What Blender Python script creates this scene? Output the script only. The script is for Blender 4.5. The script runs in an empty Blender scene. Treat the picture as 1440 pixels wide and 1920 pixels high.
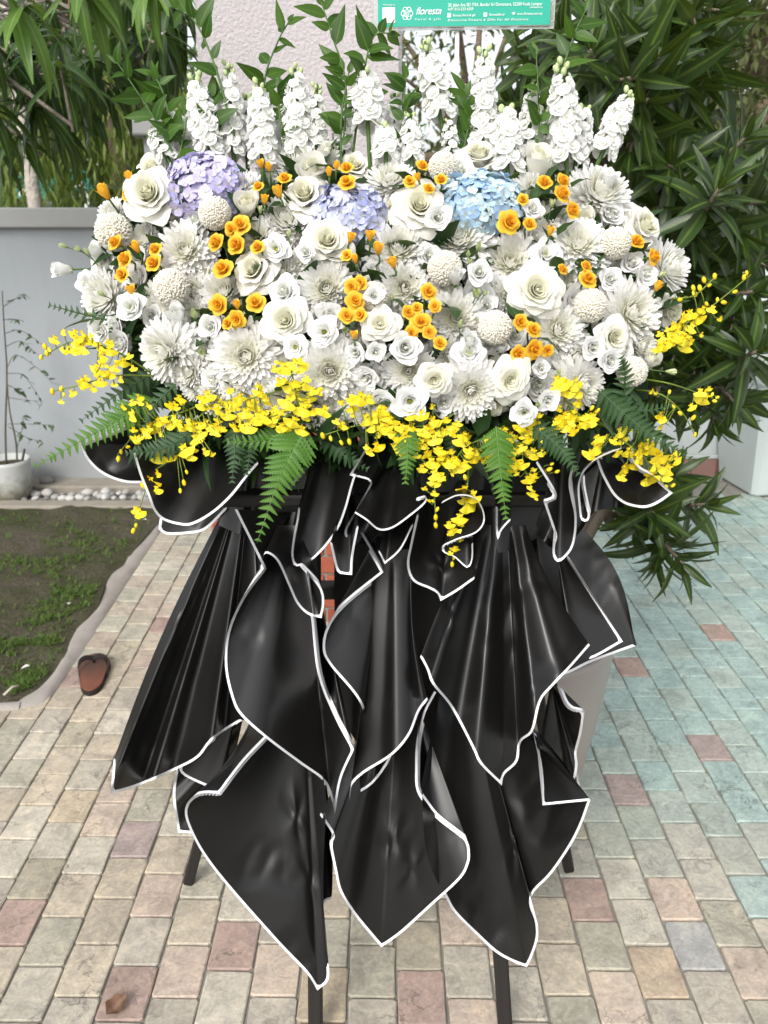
import bpy, math, random
import numpy as np
from mathutils import Matrix, Vector, Euler, noise

# ------------------------------------------------------------------ camera, sky, sun, exposure
scene = bpy.context.scene
COL = scene.collection
PI = math.pi
CAM_H, F_PX = 1.5, 1500.0
PITCH = math.atan(572.0 / F_PX)
cam_data = bpy.data.cameras.new('camera')
cam_data.sensor_fit = 'VERTICAL'
cam_data.sensor_height = 24.0
cam_data.lens = 24.0 * F_PX / 1920.0
cam_data.clip_start = 0.05
cam_data.clip_end = 600.0
cam_data.dof.use_dof = True
cam_data.dof.focus_distance = 1.22
cam_data.dof.aperture_fstop = 5.0
cam = bpy.data.objects.new('camera', cam_data)
cam.location = (0, 0, CAM_H)
cam.rotation_euler = (PI / 2 - PITCH, 0, 0)
COL.objects.link(cam)
scene.camera = cam

SUN_EL, SUN_AZ = math.radians(40), math.radians(203)     # azimuth clockwise from +Y: behind the camera, a little to its left
world = bpy.data.worlds.new('World')
scene.world = world
world.use_nodes = True
wn = world.node_tree
wn.nodes.clear()
w_out = wn.nodes.new('ShaderNodeOutputWorld')
w_bg = wn.nodes.new('ShaderNodeBackground')
w_hsv = wn.nodes.new('ShaderNodeHueSaturation')
w_sky = wn.nodes.new('ShaderNodeTexSky')
w_sky.sky_type = 'NISHITA'
w_sky.sun_disc = False
w_sky.sun_elevation = SUN_EL
w_sky.sun_rotation = SUN_AZ
w_sky.air_density = 1.0
w_sky.dust_density = 3.0
w_hsv.inputs['Saturation'].default_value = 0.24          # thin bright overcast
w_bg.inputs['Strength'].default_value = 0.15
wn.links.new(w_sky.outputs[0], w_hsv.inputs['Color'])
wn.links.new(w_hsv.outputs[0], w_bg.inputs['Color'])
wn.links.new(w_bg.outputs[0], w_out.inputs['Surface'])

sun_data = bpy.data.lights.new('sun', 'SUN')
sun_data.energy = 1.05
sun_data.angle = math.radians(18)
sun_data.color = (1.0, 0.965, 0.91)
sun = bpy.data.objects.new('sun', sun_data)
sd = Vector((math.sin(SUN_AZ) * math.cos(SUN_EL), math.cos(SUN_AZ) * math.cos(SUN_EL), math.sin(SUN_EL)))
sun.rotation_euler = sd.to_track_quat('Z', 'Y').to_euler()
sun.location = sd * 20
COL.objects.link(sun)

vs = scene.view_settings
vs.view_transform = 'Standard'
vs.look = 'None'
vs.exposure = 0.85
vs.gamma = 1.0
vs.use_curve_mapping = False
cy = scene.cycles
cy.max_bounces = 7; cy.diffuse_bounces = 4; cy.glossy_bounces = 3; cy.transmission_bounces = 4

# ------------------------------------------------------------------ helpers
CT, ST = math.cos(PITCH), math.sin(PITCH)

def ray(px, py):
    a, b = (px - 720.0) / F_PX, (py - 960.0) / F_PX
    return Vector((a, CT - b * ST, -ST - b * CT))

def P(px, py, Y):
    d = ray(px, py)
    return Vector((0, 0, CAM_H)) + d * (Y / d.y)

def ground(px, py, z=0.0):
    d = ray(px, py)
    return Vector((0, 0, CAM_H)) + d * ((z - CAM_H) / d.z)

def project(p):
    x, y, z = p[0], p[1], p[2] - CAM_H
    d = y * CT - z * ST
    return 720 + F_PX * x / d, 960 - F_PX * (y * ST + z * CT) / d, d

def depth(p):
    return p[1] * CT - (p[2] - CAM_H) * ST

class MB:
    """collects faces; ga is a free float per vertex (across a leaf, along a petal, ...)"""
    def __init__(s):
        s.v, s.f, s.a, s.m = [], [], [], []
    def add(s, vs_, fs_, at=None, M=None, mi=0):
        o = len(s.v)
        s.v.extend([tuple(M @ Vector(p)) for p in vs_] if M is not None else [tuple(p) for p in vs_])
        s.f.extend([tuple(i + o for i in f) for f in fs_])
        s.a.extend(at if at is not None else [0.0] * len(vs_))
        s.m.extend([mi] * len(fs_))
        return s
    def merge(s, o, M=None, mi=None):
        k = len(s.v)
        s.v.extend([tuple(M @ Vector(p)) for p in o.v] if M is not None else o.v)
        s.f.extend([tuple(i + k for i in f) for f in o.f])
        s.a.extend(o.a)
        s.m.extend(o.m if mi is None else [mi] * len(o.f))
        return s
    def grid(s, nu, nv, fn, M=None, mi=0):
        vs_, at = [], []
        for j in range(nv + 1):
            for i in range(nu + 1):
                r = fn(i / nu, j / nv)
                vs_.append(r[:3]); at.append(r[3] if len(r) > 3 else 0.0)
        fs_ = [(j * (nu + 1) + i, j * (nu + 1) + i + 1, (j + 1) * (nu + 1) + i + 1, (j + 1) * (nu + 1) + i)
               for j in range(nv) for i in range(nu)]
        return s.add(vs_, fs_, at, M, mi)
    def box(s, x0, x1, y0, y1, z0, z1, M=None, mi=0):
        vs_ = [(x0, y0, z0), (x1, y0, z0), (x1, y1, z0), (x0, y1, z0), (x0, y0, z1), (x1, y0, z1), (x1, y1, z1), (x0, y1, z1)]
        fs_ = [(0, 3, 2, 1), (4, 5, 6, 7), (0, 1, 5, 4), (1, 2, 6, 5), (2, 3, 7, 6), (3, 0, 4, 7)]
        return s.add(vs_, fs_, None, M, mi)
    def bbox(s, x0, x1, y0, y1, z0, z1, b, M=None, mi=0):
        """box with bevelled edges"""
        vs_, fs_ = [], []
        def ringat(z, i):
            return [(x0 + i, y0 + b, z), (x0 + b, y0 + i, z), (x1 - b, y0 + i, z), (x1 - i, y0 + b, z),
                    (x1 - i, y1 - b, z), (x1 - b, y1 - i, z), (x0 + b, y1 - i, z), (x0 + i, y1 - b, z)]
        for z, i in ((z0, b * .6), (z0 + b, 0), (z1 - b, 0), (z1, b * .6)):
            vs_ += ringat(z, i)
        for k in range(3):
            for i in range(8):
                fs_.append((k * 8 + i, k * 8 + (i + 1) % 8, k * 8 + 8 + (i + 1) % 8, k * 8 + 8 + i))
        fs_.append(tuple(range(7, -1, -1))); fs_.append(tuple(range(24, 32)))
        return s.add(vs_, fs_, None, M, mi)
    def tube(s, pts, r, n=6, M=None, mi=0, cap=True):
        pts = [Vector(p) for p in pts]
        rs = r if isinstance(r, (list, tuple)) else [r] * len(pts)
        vs_, fs_ = [], []
        t0 = (pts[1] - pts[0]).normalized()
        ref = Vector((0, 0, 1)) if abs(t0.z) < .9 else Vector((1, 0, 0))
        nx = t0.cross(ref).normalized()
        for i, p in enumerate(pts):
            t = (pts[min(i + 1, len(pts) - 1)] - pts[max(i - 1, 0)])
            t = t.normalized() if t.length > 1e-9 else t0
            nx = (nx - t * nx.dot(t)).normalized()
            ny = t.cross(nx)
            for k in range(n):
                a = 2 * PI * k / n
                vs_.append(p + (nx * math.cos(a) + ny * math.sin(a)) * rs[i])
        for i in range(len(pts) - 1):
            for k in range(n):
                fs_.append((i * n + k, i * n + (k + 1) % n, (i + 1) * n + (k + 1) % n, (i + 1) * n + k))
        if cap:
            fs_.append(tuple(range(n - 1, -1, -1)))
            fs_.append(tuple((len(pts) - 1) * n + k for k in range(n)))
        return s.add(vs_, fs_, None, M, mi)
    def lathe(s, prof, n=24, M=None, mi=0):
        vs_, fs_ = [], []
        for r, z in prof:
            for k in range(n):
                a = 2 * PI * k / n
                vs_.append((r * math.cos(a), r * math.sin(a), z))
        for i in range(len(prof) - 1):
            for k in range(n):
                fs_.append((i * n + k, i * n + (k + 1) % n, (i + 1) * n + (k + 1) % n, (i + 1) * n + k))
        return s.add(vs_, fs_, None, M, mi)
    def sphere(s, r, c=(0, 0, 0), nu=10, nv=6, sc=(1, 1, 1), M=None, mi=0):
        prof = [(max(1e-4, math.sin(PI * j / nv)), -math.cos(PI * j / nv)) for j in range(nv + 1)]
        t = MB().lathe(prof, nu)
        t.v = [(c[0] + x * r * sc[0], c[1] + y * r * sc[1], c[2] + z * r * sc[2]) for x, y, z in t.v]
        return s.merge(t, M, mi)
    def mesh(s, name, mats, smooth=True):
        me = bpy.data.meshes.new(name)
        me.from_pydata(s.v, [], s.f)
        for m in (mats if isinstance(mats, (list, tuple)) else [mats]):
            me.materials.append(m)
        if any(s.a):
            at = me.attributes.new('ga', 'FLOAT', 'POINT')
            at.data.foreach_set('value', np.array(s.a, dtype=np.float32))
        if any(s.m):
            me.polygons.foreach_set('material_index', s.m)
        if smooth:
            me.polygons.foreach_set('use_smooth', [True] * len(me.polygons))
        me.update()
        return me

def link(name, data, parent=None, M=None):
    o = bpy.data.objects.new(name, data)
    COL.objects.link(o)
    if parent is not None:
        o.parent = parent
    if M is not None:
        o.matrix_basis = M
    return o

LABELS = set()
def tag(o, label, cat, group=None):
    o['label'] = label
    o['category'] = cat
    if group:
        o['group'] = group
    return o

def thing(name, label, cat, M=None, group=None, data=None):
    return tag(link(name, data, None, M), label, cat, group)

def structure(name, data, M=None):
    o = link(name, data, None, M)
    o['kind'] = 'structure'
    return o

def stuff(name, data, parent=None, M=None, label=None, cat=None):
    o = link(name, data, parent, M)
    o['kind'] = 'stuff'
    if label:
        o['label'] = label; o['category'] = cat
    return o

def frame(p, n, spin=0.0, sc=1.0, up=None):
    """matrix that takes local +Z to n at p"""
    n = Vector(n).normalized()
    q = Vector((0, 0, 1)).rotation_difference(n)
    if up is not None:
        z = n
        y = Vector(up) - z * Vector(up).dot(z); y.normalize()
        x = y.cross(z)
        R = Matrix((x, y, z)).transposed().to_4x4()
    else:
        R = q.to_matrix().to_4x4()
    return Matrix.Translation(p) @ R @ Matrix.Rotation(spin, 4, 'Z') @ Matrix.Scale(sc, 4)

def lerp(a, b, t):
    return a + (b - a) * t

def sstep(a, b, x):
    t = min(1.0, max(0.0, (x - a) / (b - a)))
    return t * t * (3 - 2 * t)

def spline(pts, n):
    """Catmull-Rom through points, n samples"""
    pts = [Vector(p) for p in pts]
    if len(pts) == 2:
        return [pts[0].lerp(pts[1], i / (n - 1)) for i in range(n)]
    q = [pts[0] * 2 - pts[1]] + pts + [pts[-1] * 2 - pts[-2]]
    out = []
    m = len(pts) - 1
    for i in range(n):
        t = i / (n - 1) * m
        k = min(int(t), m - 1); t -= k
        a, b, c, d = q[k], q[k + 1], q[k + 2], q[k + 3]
        out.append(.5 * ((2 * b) + (c - a) * t + (2 * a - 5 * b + 4 * c - d) * t * t + (3 * b - a - 3 * c + d) * t ** 3))
    return out

# ------------------------------------------------------------------ materials
def lin(h):
    h = h.lstrip('#')
    c = [int(h[i:i + 2], 16) / 255 for i in (0, 2, 4)]
    return tuple((x / 12.92 if x < .04045 else ((x + .055) / 1.055) ** 2.4) for x in c) + (1,)

class NT:
    def __init__(s, name):
        s.m = bpy.data.materials.new(name)
        s.m.use_nodes = True
        s.t = s.m.node_tree
        s.b = s.t.nodes['Principled BSDF']
        s.out = s.t.nodes['Material Output']
    def n(s, typ, **kw):
        nd = s.t.nodes.new('ShaderNode' + typ)
        for k, v in kw.items():
            setattr(nd, k, v)
        return nd
    def l(s, a, b):
        s.t.links.new(a, b)
    def val(s, sock, v):
        if isinstance(v, bpy.types.NodeSocket):
            s.l(v, sock)
        else:
            sock.default_value = v
    def mix(s, fac, a, b, blend='MIX'):
        nd = s.n('MixRGB', blend_type=blend)
        s.val(nd.inputs[0], fac); s.val(nd.inputs[1], a); s.val(nd.inputs[2], b)
        return nd.outputs[0]
    def math(s, op, a, b=0.0, c=None):
        nd = s.n('Math', operation=op)
        s.val(nd.inputs[0], a); s.val(nd.inputs[1], b)
        if c is not None:
            s.val(nd.inputs[2], c)
        return nd.outputs[0]
    def noise(s, scale, detail=4.0, rough=.55, vec=None, out='Fac', dist=0.0):
        nd = s.n('TexNoise')
        nd.inputs['Scale'].default_value = scale
        nd.inputs['Detail'].default_value = detail
        nd.inputs['Roughness'].default_value = rough
        nd.inputs['Distortion'].default_value = dist
        if vec is not None:
            s.l(vec, nd.inputs['Vector'])
        return nd.outputs[out]
    def ramp(s, fac, stops, interp='LINEAR'):
        nd = s.n('ValToRGB')
        nd.color_ramp.interpolation = interp
        e = nd.color_ramp.elements
        while len(e) > 1:
            e.remove(e[-1])
        for i, (p, c) in enumerate(stops):
            x = e[0] if i == 0 else e.new(p)
            x.position = p
            x.color = c if len(c) == 4 else tuple(c) + (1,)
        s.l(fac, nd.inputs[0])
        return nd.outputs[0]
    def coord(s, out='Object'):
        return s.n('TexCoord').outputs[out]
    def pos(s):
        return s.n('NewGeometry').outputs['Position']
    def ga(s):
        return s.n('Attribute', attribute_name='ga').outputs['Fac']
    def rnd(s):
        return s.n('ObjectInfo').outputs['Random']
    def island(s):
        return s.n('NewGeometry').outputs['Random Per Island']
    def bump(s, h, strength=.3, dist=.01):
        nd = s.n('Bump')
        nd.inputs['Strength'].default_value = strength
        nd.inputs['Distance'].default_value = dist
        s.l(h, nd.inputs['Height'])
        s.l(nd.outputs[0], s.b.inputs['Normal'])
    def set(s, color=None, rough=.6, spec=.5):
        if color is not None:
            s.val(s.b.inputs['Base Color'], color)
        s.val(s.b.inputs['Roughness'], rough)
        s.b.inputs['Specular IOR Level'].default_value = spec
        return s
    def thin(s, fac, color):
        """light passing through thin petals and leaves"""
        tr = s.n('BsdfTranslucent')
        s.val(tr.inputs['Color'], color)
        mx = s.n('MixShader')
        mx.inputs[0].default_value = fac
        s.l(s.b.outputs[0], mx.inputs[1]); s.l(tr.outputs[0], mx.inputs[2])
        s.l(mx.outputs[0], s.out.inputs['Surface'])

def C(r, g, b):
    return (r, g, b, 1)

def leaf_mat(name, c1, c2, stripe=None, rough=.42, trans=.22, island=False, stripe_w=.3, spec=.28):
    t = NT(name)
    r = t.island() if island else t.rnd()
    col = t.mix(r, c1, c2)
    if stripe:
        g = t.ga()
        col = t.mix(t.ramp(g, [(0, C(1, 1, 1)), (stripe_w * .6, C(.75, .75, .75)), (stripe_w * 1.4, C(0, 0, 0))]), col, stripe)
    n = t.noise(40.0, 3, .6, t.coord())
    col = t.mix(.5, col, t.mix(n, C(.3, .3, .3), C(.7, .7, .7)), 'OVERLAY')
    t.set(col, rough, spec)
    t.thin(trans, t.mix(.4, col, C(.35, .5, .05)))
    return t.m

def petal_mat(name, tip, base, rough=.55, trans=.25, lo=.0, hi=.7, var=None, spec=.3, vein=0.0):
    """colour from petal base (ga 0) to tip (ga 1)"""
    t = NT(name)
    col = t.mix(t.ramp(t.ga(), [(lo, C(0, 0, 0)), (hi, C(1, 1, 1))]), base, tip)
    if var:
        col = t.mix(t.math('MULTIPLY', t.rnd(), .8), col, var)
    t.set(col, rough, spec)
    t.thin(trans, col)
    return t.m

def plain(name, color, rough=.6, spec=.4, bump=None, var=.12, scale=30):
    t = NT(name)
    n = t.noise(scale, 4, .6, t.coord())
    col = t.mix(n, tuple(x * (1 - var) for x in color[:3]) + (1,), tuple(min(1, x * (1 + var)) for x in color[:3]) + (1,))
    t.set(col, rough, spec)
    if bump:
        t.bump(t.noise(bump[0], 5, .6, t.coord()), bump[1], bump[2])
    return t.m
# ------------------------------------------------------------------ setting: ground, paving, lawn, walls
random.seed(11)
VPX = -0.01246                      # the paving runs a hair to the left of the view direction
def to_pav(p):                      # ground point -> paving coordinates (across, along)
    return p[0] - VPX * p[1], p[1]

M_earth = plain('earth_far', C(.10, .11, .06), .95, .1, (3, .5, .05), .3, 1.5)
g = MB().box(-250, 250, -30, 450, -.3, -.045)
structure('ground', g.mesh('ground', M_earth, False))

M_mortar = plain('mortar', C(.25, .24, .21), .95, .15, (90, .6, .004), .35, 14)
g = MB().box(-7, 7, -1.5, 4.75, -.044, -.0075)
paving = structure('paving', g.mesh('paving', M_mortar, False))

def stone_mat(name, from_attr):
    t = NT(name)
    base = (t.n('Attribute', attribute_name='pcol').outputs['Color'] if from_attr else t.n('ObjectInfo').outputs['Color'])
    v = t.pos()
    # veins wander differently in each stone
    big = t.noise(9, 6, .65, v, dist=1.2)
    fine = t.noise(120, 5, .7, v)
    cloud = t.noise(26, 5, .6, v, 'Fac', 2.0)
    col = t.mix(.75, base, t.ramp(big, [(.25, C(.32, .31, .30)), (.5, C(.5, .5, .5)), (.75, C(.70, .67, .62))]), 'OVERLAY')
    col = t.mix(.55, col, t.ramp(cloud, [(.3, C(.33, .33, .34)), (.7, C(.66, .65, .62))]), 'OVERLAY')
    col = t.mix(.35, col, t.ramp(fine, [(.3, C(.25, .25, .25)), (.7, C(.72, .72, .72))]), 'OVERLAY')
    # thin dark cracks
    vor = t.n('TexVoronoi', feature='DISTANCE_TO_EDGE')
    vor.inputs['Scale'].default_value = 11
    wob = t.n('MixRGB', blend_type='ADD'); wob.inputs[0].default_value = .12
    t.l(v, wob.inputs[1]); t.l(t.noise(22, 6, .7, v, 'Color'), wob.inputs[2])
    t.l(wob.outputs[0], vor.inputs['Vector'])
    crack = t.ramp(vor.outputs['Distance'], [(0, C(1, 1, 1)), (.022, C(0, 0, 0))])
    mask = t.ramp(t.noise(7, 2, .5, v), [(.5, C(0, 0, 0)), (.62, C(1, 1, 1))])
    cr = t.math('MULTIPLY', crack, mask)
    col = t.mix(t.math('MULTIPLY', cr, .75), col, C(.06, .05, .04))
    t.set(col, t.ramp(fine, [(0, C(.5, .5, .5)), (1, C(.8, .8, .8))]), .35)
    h = t.math('ADD', t.math('MULTIPLY', cloud, .7), t.math('MULTIPLY', fine, .35))
    h = t.math('SUBTRACT', h, t.math('MULTIPLY', cr, .6))
    t.bump(h, .45, .006)
    return t.m
M_stone = stone_mat('paving_stone', False)
M_stone_j = stone_mat('paving_stone_far', True)

PW, PL = .1002, .1245
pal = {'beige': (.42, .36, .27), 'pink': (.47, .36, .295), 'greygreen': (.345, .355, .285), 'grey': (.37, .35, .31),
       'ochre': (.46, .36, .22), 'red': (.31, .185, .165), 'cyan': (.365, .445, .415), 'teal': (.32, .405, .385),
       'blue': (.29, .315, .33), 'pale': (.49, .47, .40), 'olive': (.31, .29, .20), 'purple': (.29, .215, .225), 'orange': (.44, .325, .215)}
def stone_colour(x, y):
    """random stone colour, drifting to blue-green towards the right and the back"""
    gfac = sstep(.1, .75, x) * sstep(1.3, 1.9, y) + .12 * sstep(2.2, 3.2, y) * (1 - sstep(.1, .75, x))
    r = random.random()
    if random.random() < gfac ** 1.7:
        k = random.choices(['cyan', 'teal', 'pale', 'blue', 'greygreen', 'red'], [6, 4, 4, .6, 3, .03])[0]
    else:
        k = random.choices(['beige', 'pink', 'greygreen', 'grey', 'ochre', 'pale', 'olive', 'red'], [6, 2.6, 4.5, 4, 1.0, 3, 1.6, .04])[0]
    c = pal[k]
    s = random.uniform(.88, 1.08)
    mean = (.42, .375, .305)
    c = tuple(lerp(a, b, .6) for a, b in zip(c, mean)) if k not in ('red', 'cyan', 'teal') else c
    w = .72 * gfac                    # every stone is also mixed toward blue-green by its position
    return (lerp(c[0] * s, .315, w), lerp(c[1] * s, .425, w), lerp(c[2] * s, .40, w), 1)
known = [(255, 1575, 'purple'), (27, 1730, 'red'), (235, 1865, 'red'), (790, 1850, 'red'), (1060, 1655, 'red'), (1190, 1482, 'purple'),
         (1280, 1690, 'pink'), (1322, 1780, 'blue'), (1235, 1870, 'orange'), (1205, 1258, 'red'), (1345, 1400, 'purple'), (470, 1745, 'red'),
         (365, 1780, 'pink'), (320, 1665, 'pink'), (1228, 1740, 'pale'), (175, 1252, 'red'), (310, 965, 'red'), (298, 1172, 'red'), (1345, 1190, 'red')]
kn = [(to_pav(ground(a, b)), c) for a, b, c in known]

paver_var = []
for i in range(8):
    rr = random.Random(40 + i)
    b = .0065
    m = MB()
    hx, hy = PW / 2 - .0022, PL / 2 - .0022
    def rim(ins, z, jit):
        pts = []
        cr = .0042
        for (sx, sy) in ((-1, -1), (1, -1), (1, 1), (-1, 1)):
            c1 = (sx * (hx - ins), sy * (hy - ins - cr)); c2 = (sx * (hx - ins - cr), sy * (hy - ins))
            pair = (c1, c2) if sx * sy > 0 else (c2, c1)
            for q in pair:
                pts.append((q[0] + rr.uniform(-jit, jit), q[1] + rr.uniform(-jit, jit), z))
            # a nick in the middle of each side
            nx = {(-1, -1): (0, -1), (1, -1): (1, 0), (1, 1): (0, 1), (-1, 1): (-1, 0)}[(sx, sy)]
            pts.append((nx[0] * (hx - ins) + rr.uniform(-jit, jit), nx[1] * (hy - ins) + rr.uniform(-jit, jit), z + rr.uniform(-.4, .2) * jit))
        return pts
    vs_ = rim(0, -.03, 0) + rim(0, -.0028, .0011) + rim(.0026, -.0002, .0010)
    n = 12
    fs_ = []
    for k in range(2):
        for q in range(n):
            fs_.append((k * n + q, k * n + (q + 1) % n, k * n + n + (q + 1) % n, k * n + n + q))
    vs_.append((rr.uniform(-.01, .01), rr.uniform(-.01, .01), rr.uniform(-.0003, .0004)))
    for q in range(n):
        fs_.append((2 * n + q, 2 * n + (q + 1) % n, 3 * n))
    m.add(vs_, fs_)
    paver_var.append(m)
paver_mesh = [m.mesh('paver', M_stone, False) for m in paver_var]

edge_px = [(330, 930), (289, 988), (246, 1036), (224, 1064), (198, 1087), (179, 1141), (137, 1183), (121, 1227), (83, 1278), (48, 1306), (0, 1319), (-300, 1330)]
edge_pts = [ground(a, b) for a, b in edge_px]          # lawn side of the cement kerb
out_px = [(335, 930), (297, 1004), (275, 1036), (250, 1070), (230, 1099), (192, 1163), (150, 1227), (105, 1291), (80, 1324), (32, 1332), (0, 1336), (-300, 1350)]
out_pts = [ground(a, b) for a, b in out_px]
def lawn_x(y, pts=edge_pts):
    for i in range(len(pts) - 1):
        a, b = pts[i], pts[i + 1]
        if min(a.y, b.y) <= y <= max(a.y, b.y) and abs(a.y - b.y) > 1e-6:
            return lerp(a.x, b.x, (y - a.y) / (b.y - a.y))
    return 99 if y > pts[0].y else -99

ja, jb = to_pav(ground(745, 1894))[0], to_pav(ground(790, 1814))[1]
pav = []
for ci in range(-60, 52):
    cx = ja + (ci + .5) * PW
    off = jb + (0 if ci % 2 == 0 else PL * .47) + random.uniform(-.006, .006)
    for ri in range(-12, 34):
        cy = off + (ri + .5) * PL
        if cy < .55 or cy > 4.55:
            continue
        wx = cx + VPX * cy
        if cy > 1.9 and wx < lawn_x(cy, out_pts) + (-.02 if cy < 4 else 0):
            continue
        a, b, d = project((wx, cy, 0))
        if not (-160 < a < 1600 and b < 2150):
            continue
        area = PW * PL * CAM_H / d ** 3
        inside = -40 < a < 1480 and b < 1960
        pav.append((area if inside else 0, cx, cy, wx))
pav.sort(key=lambda q: -q[0])
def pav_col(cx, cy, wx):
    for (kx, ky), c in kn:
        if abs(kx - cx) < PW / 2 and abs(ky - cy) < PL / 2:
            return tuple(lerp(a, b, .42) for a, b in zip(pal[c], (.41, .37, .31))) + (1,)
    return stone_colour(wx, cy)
jm, jc = MB(), []
for i, (ar, cx, cy, wx) in enumerate(pav):
    M = (Matrix.Translation((wx, cy, random.uniform(-.0012, .0012))) @ Matrix.Rotation(-math.atan(VPX) * -1 + random.uniform(-.008, .008), 4, 'Z')
         @ Matrix.Rotation(random.uniform(-.008, .008), 4, 'X') @ Matrix.Rotation(random.choice((0, PI)), 4, 'Z'))
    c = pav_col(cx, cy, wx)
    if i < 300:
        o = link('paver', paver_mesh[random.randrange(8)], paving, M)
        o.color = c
    else:
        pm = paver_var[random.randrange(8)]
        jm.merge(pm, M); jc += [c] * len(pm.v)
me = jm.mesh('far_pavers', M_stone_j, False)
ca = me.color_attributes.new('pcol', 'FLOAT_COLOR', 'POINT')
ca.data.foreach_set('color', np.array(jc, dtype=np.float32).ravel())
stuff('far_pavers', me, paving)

# cement kerb round the lawn
t = NT('kerb_cement')
n1 = t.noise(14, 5, .6, t.pos()); n2 = t.noise(260, 3, .7, t.pos())
col = t.mix(n1, C(.27, .245, .22), C(.42, .39, .355))
t.set(t.mix(.5, col, t.mix(n2, C(.2, .2, .2), C(.8, .8, .8)), 'OVERLAY'), .9, .2)
t.bump(n2, .6, .004)
M_kerb = t.m
ei, eo = spline(edge_pts, 90), spline(out_pts, 90)
def kerb(u, v):
    k = min(89, int(round(u * 89)))
    p = ei[k].lerp(eo[k], v)
    w = noise.noise(Vector((p.x * 9, p.y * 9, 1))) * .007
    h = .009 * math.sin(PI * min(1, .12 + v * .9)) + noise.noise(Vector((p.x * 14, p.y * 14, 3))) * .004
    return (p.x + w, p.y + w, max(-.004, h) if 0 < v < 1 else -.006)
structure('kerb', MB().grid(89, 6, kerb).mesh('kerb', M_kerb))

# lawn: bare dark soil with grass tufts
t = NT('soil')
v = t.pos()
n1 = t.noise(2.2, 5, .65, v); n2 = t.noise(55, 5, .7, v); n3 = t.noise(9, 4, .6, v)
col = t.mix(n2, C(.044, .038, .027), C(.175, .152, .112))
col = t.mix(t.ramp(n1, [(.4, C(0, 0, 0)), (.62, C(1, 1, 1))]), col, t.mix(n2, C(.036, .04, .018), C(.115, .115, .06)))
t.set(col, .95, .15)
t.bump(t.math('ADD', n2, n3), .9, .03)
M_soil = t.m
LY0, LY1 = min(p.y for p in edge_pts) - .02, 4.0
def soil(u, v):
    y = lerp(LY0, LY1, v)
    x1 = min(lawn_x(y) + .02, 0)
    if x1 < -50:
        x1 = -3.2
    x = lerp(-5.5, x1, 1 - (1 - u) ** 2)
    h = .012 + noise.fractal(Vector((x * 2.3, y * 2.3, 0)), 1, 2, 5) * .02 + .012 * noise.noise(Vector((x * 11, y * 11, 4)))
    return (x, y, h if u < .97 else .002)
structure('lawn_soil', MB().grid(110, 70, soil).mesh('lawn_soil', M_soil))

def blade(m, p, h, az, lean, w):
    d = Vector((math.cos(az), math.sin(az), 0)); s = Vector((-d.y, d.x, 0)) * w
    p1 = p + d * h * lean * .45 + Vector((0, 0, h * .6)); p2 = p + d * h * lean * 1.25 + Vector((0, 0, h * .82))
    m.add([p - s, p + s, p1 + s * .75, p1 - s * .75, p2], [(0, 1, 2, 3), (3, 2, 4)])
M_grass = leaf_mat('grass_blade', C(.060, .125, .020), C(.135, .20, .045), None, .5, .3, True)
m = MB()
rr = random.Random(5)
patches = []
for (a, b, r, n) in [(60, 1190, .42, 1500), (20, 1100, .4, 500), (95, 1230, .25, 900), (40, 1285, .25, 450), (180, 1110, .16, 260), (110, 1000, .25, 220),
                     (225, 1075, .12, 160), (30, 1060, .3, 260), (140, 1180, .2, 380), (10, 1250, .3, 600), (170, 1040, .3, 170), (60, 960, .5, 220), (220, 1010, .25, 150), (-60, 1180, .6, 700)]:
    c = ground(a, b)
    for k in range(int(n * .75)):
        q = rr.random() ** .7 * r; an = rr.uniform(0, 2 * PI)
        patches.append((c.x + q * math.cos(an), c.y + q * math.sin(an) * .9))
for k in range(450):
    y = rr.uniform(LY0, 3.9); patches.append((rr.uniform(-3.6, -.9), y))
for (x, y) in patches:
    if y < LY0 + .02 or y > 3.95 or x > lawn_x(y) - .015:
        continue
    dens = noise.noise(Vector((x * 5, y * 5, 8)))
    if dens < .04 and rr.random() < .9:
        continue
    az0 = rr.uniform(0, 6.28)
    for q in range(rr.choice((3, 4, 5))):
        blade(m, Vector((x + rr.uniform(-.008, .008), y + rr.uniform(-.008, .008), .012 + noise.fractal(Vector((x * 2.3, y * 2.3, 0)), 1, 2, 5) * .02)),
              rr.uniform(.008, .024), az0 + rr.uniform(-1.6, 1.6), rr.uniform(.4, 1.3), rr.uniform(.0012, .0024))
stuff('lawn_grass', m.mesh('lawn_grass', M_grass, False), label='patchy green grass growing on the dark soil', cat='grass')

# pebble drain between two low cement kerbs at the foot of the wall
M_conc = plain('old_cement', C(.27, .245, .205), .95, .2, (60, .5, .006), .3, 9)
g = MB().bbox(-6, -.55, 4.26, 4.4095, -.03, .03, .008)
structure('wall_footing', g.mesh('wall_footing', M_conc, False))
g = MB().bbox(-6, -.75, 3.965, 4.06, -.03, .022, .01)
structure('drain_kerb', g.mesh('drain_kerb', M_conc, False))
bed = structure('pebble_bed', MB().box(-6, -.7, 4.061, 4.259, -.03, -.008).mesh('pebble_bed', M_soil, False))
M_peb = NT('pebble')
cc = M_peb.mix(M_peb.rnd(), C(.16, .155, .145), C(.48, .465, .44))
M_peb.set(M_peb.mix(.4, cc, M_peb.mix(M_peb.noise(30, 4, .6, M_peb.coord()), C(.25, .25, .25), C(.75, .75, .75)), 'OVERLAY'), .7, .3)
pebs = []
for i in range(4):
    rr = random.Random(70 + i)
    s = MB().sphere(1, (0, 0, 0), 9, 6)
    s.v = [tuple(Vector(p) * (1 + .22 * noise.noise(Vector(p) * 1.3 + Vector((i * 7, 0, 0))))) for p in s.v]
    pebs.append(s.mesh('pebble', M_peb.m))
rr = random.Random(8)
x = -2.62
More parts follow.
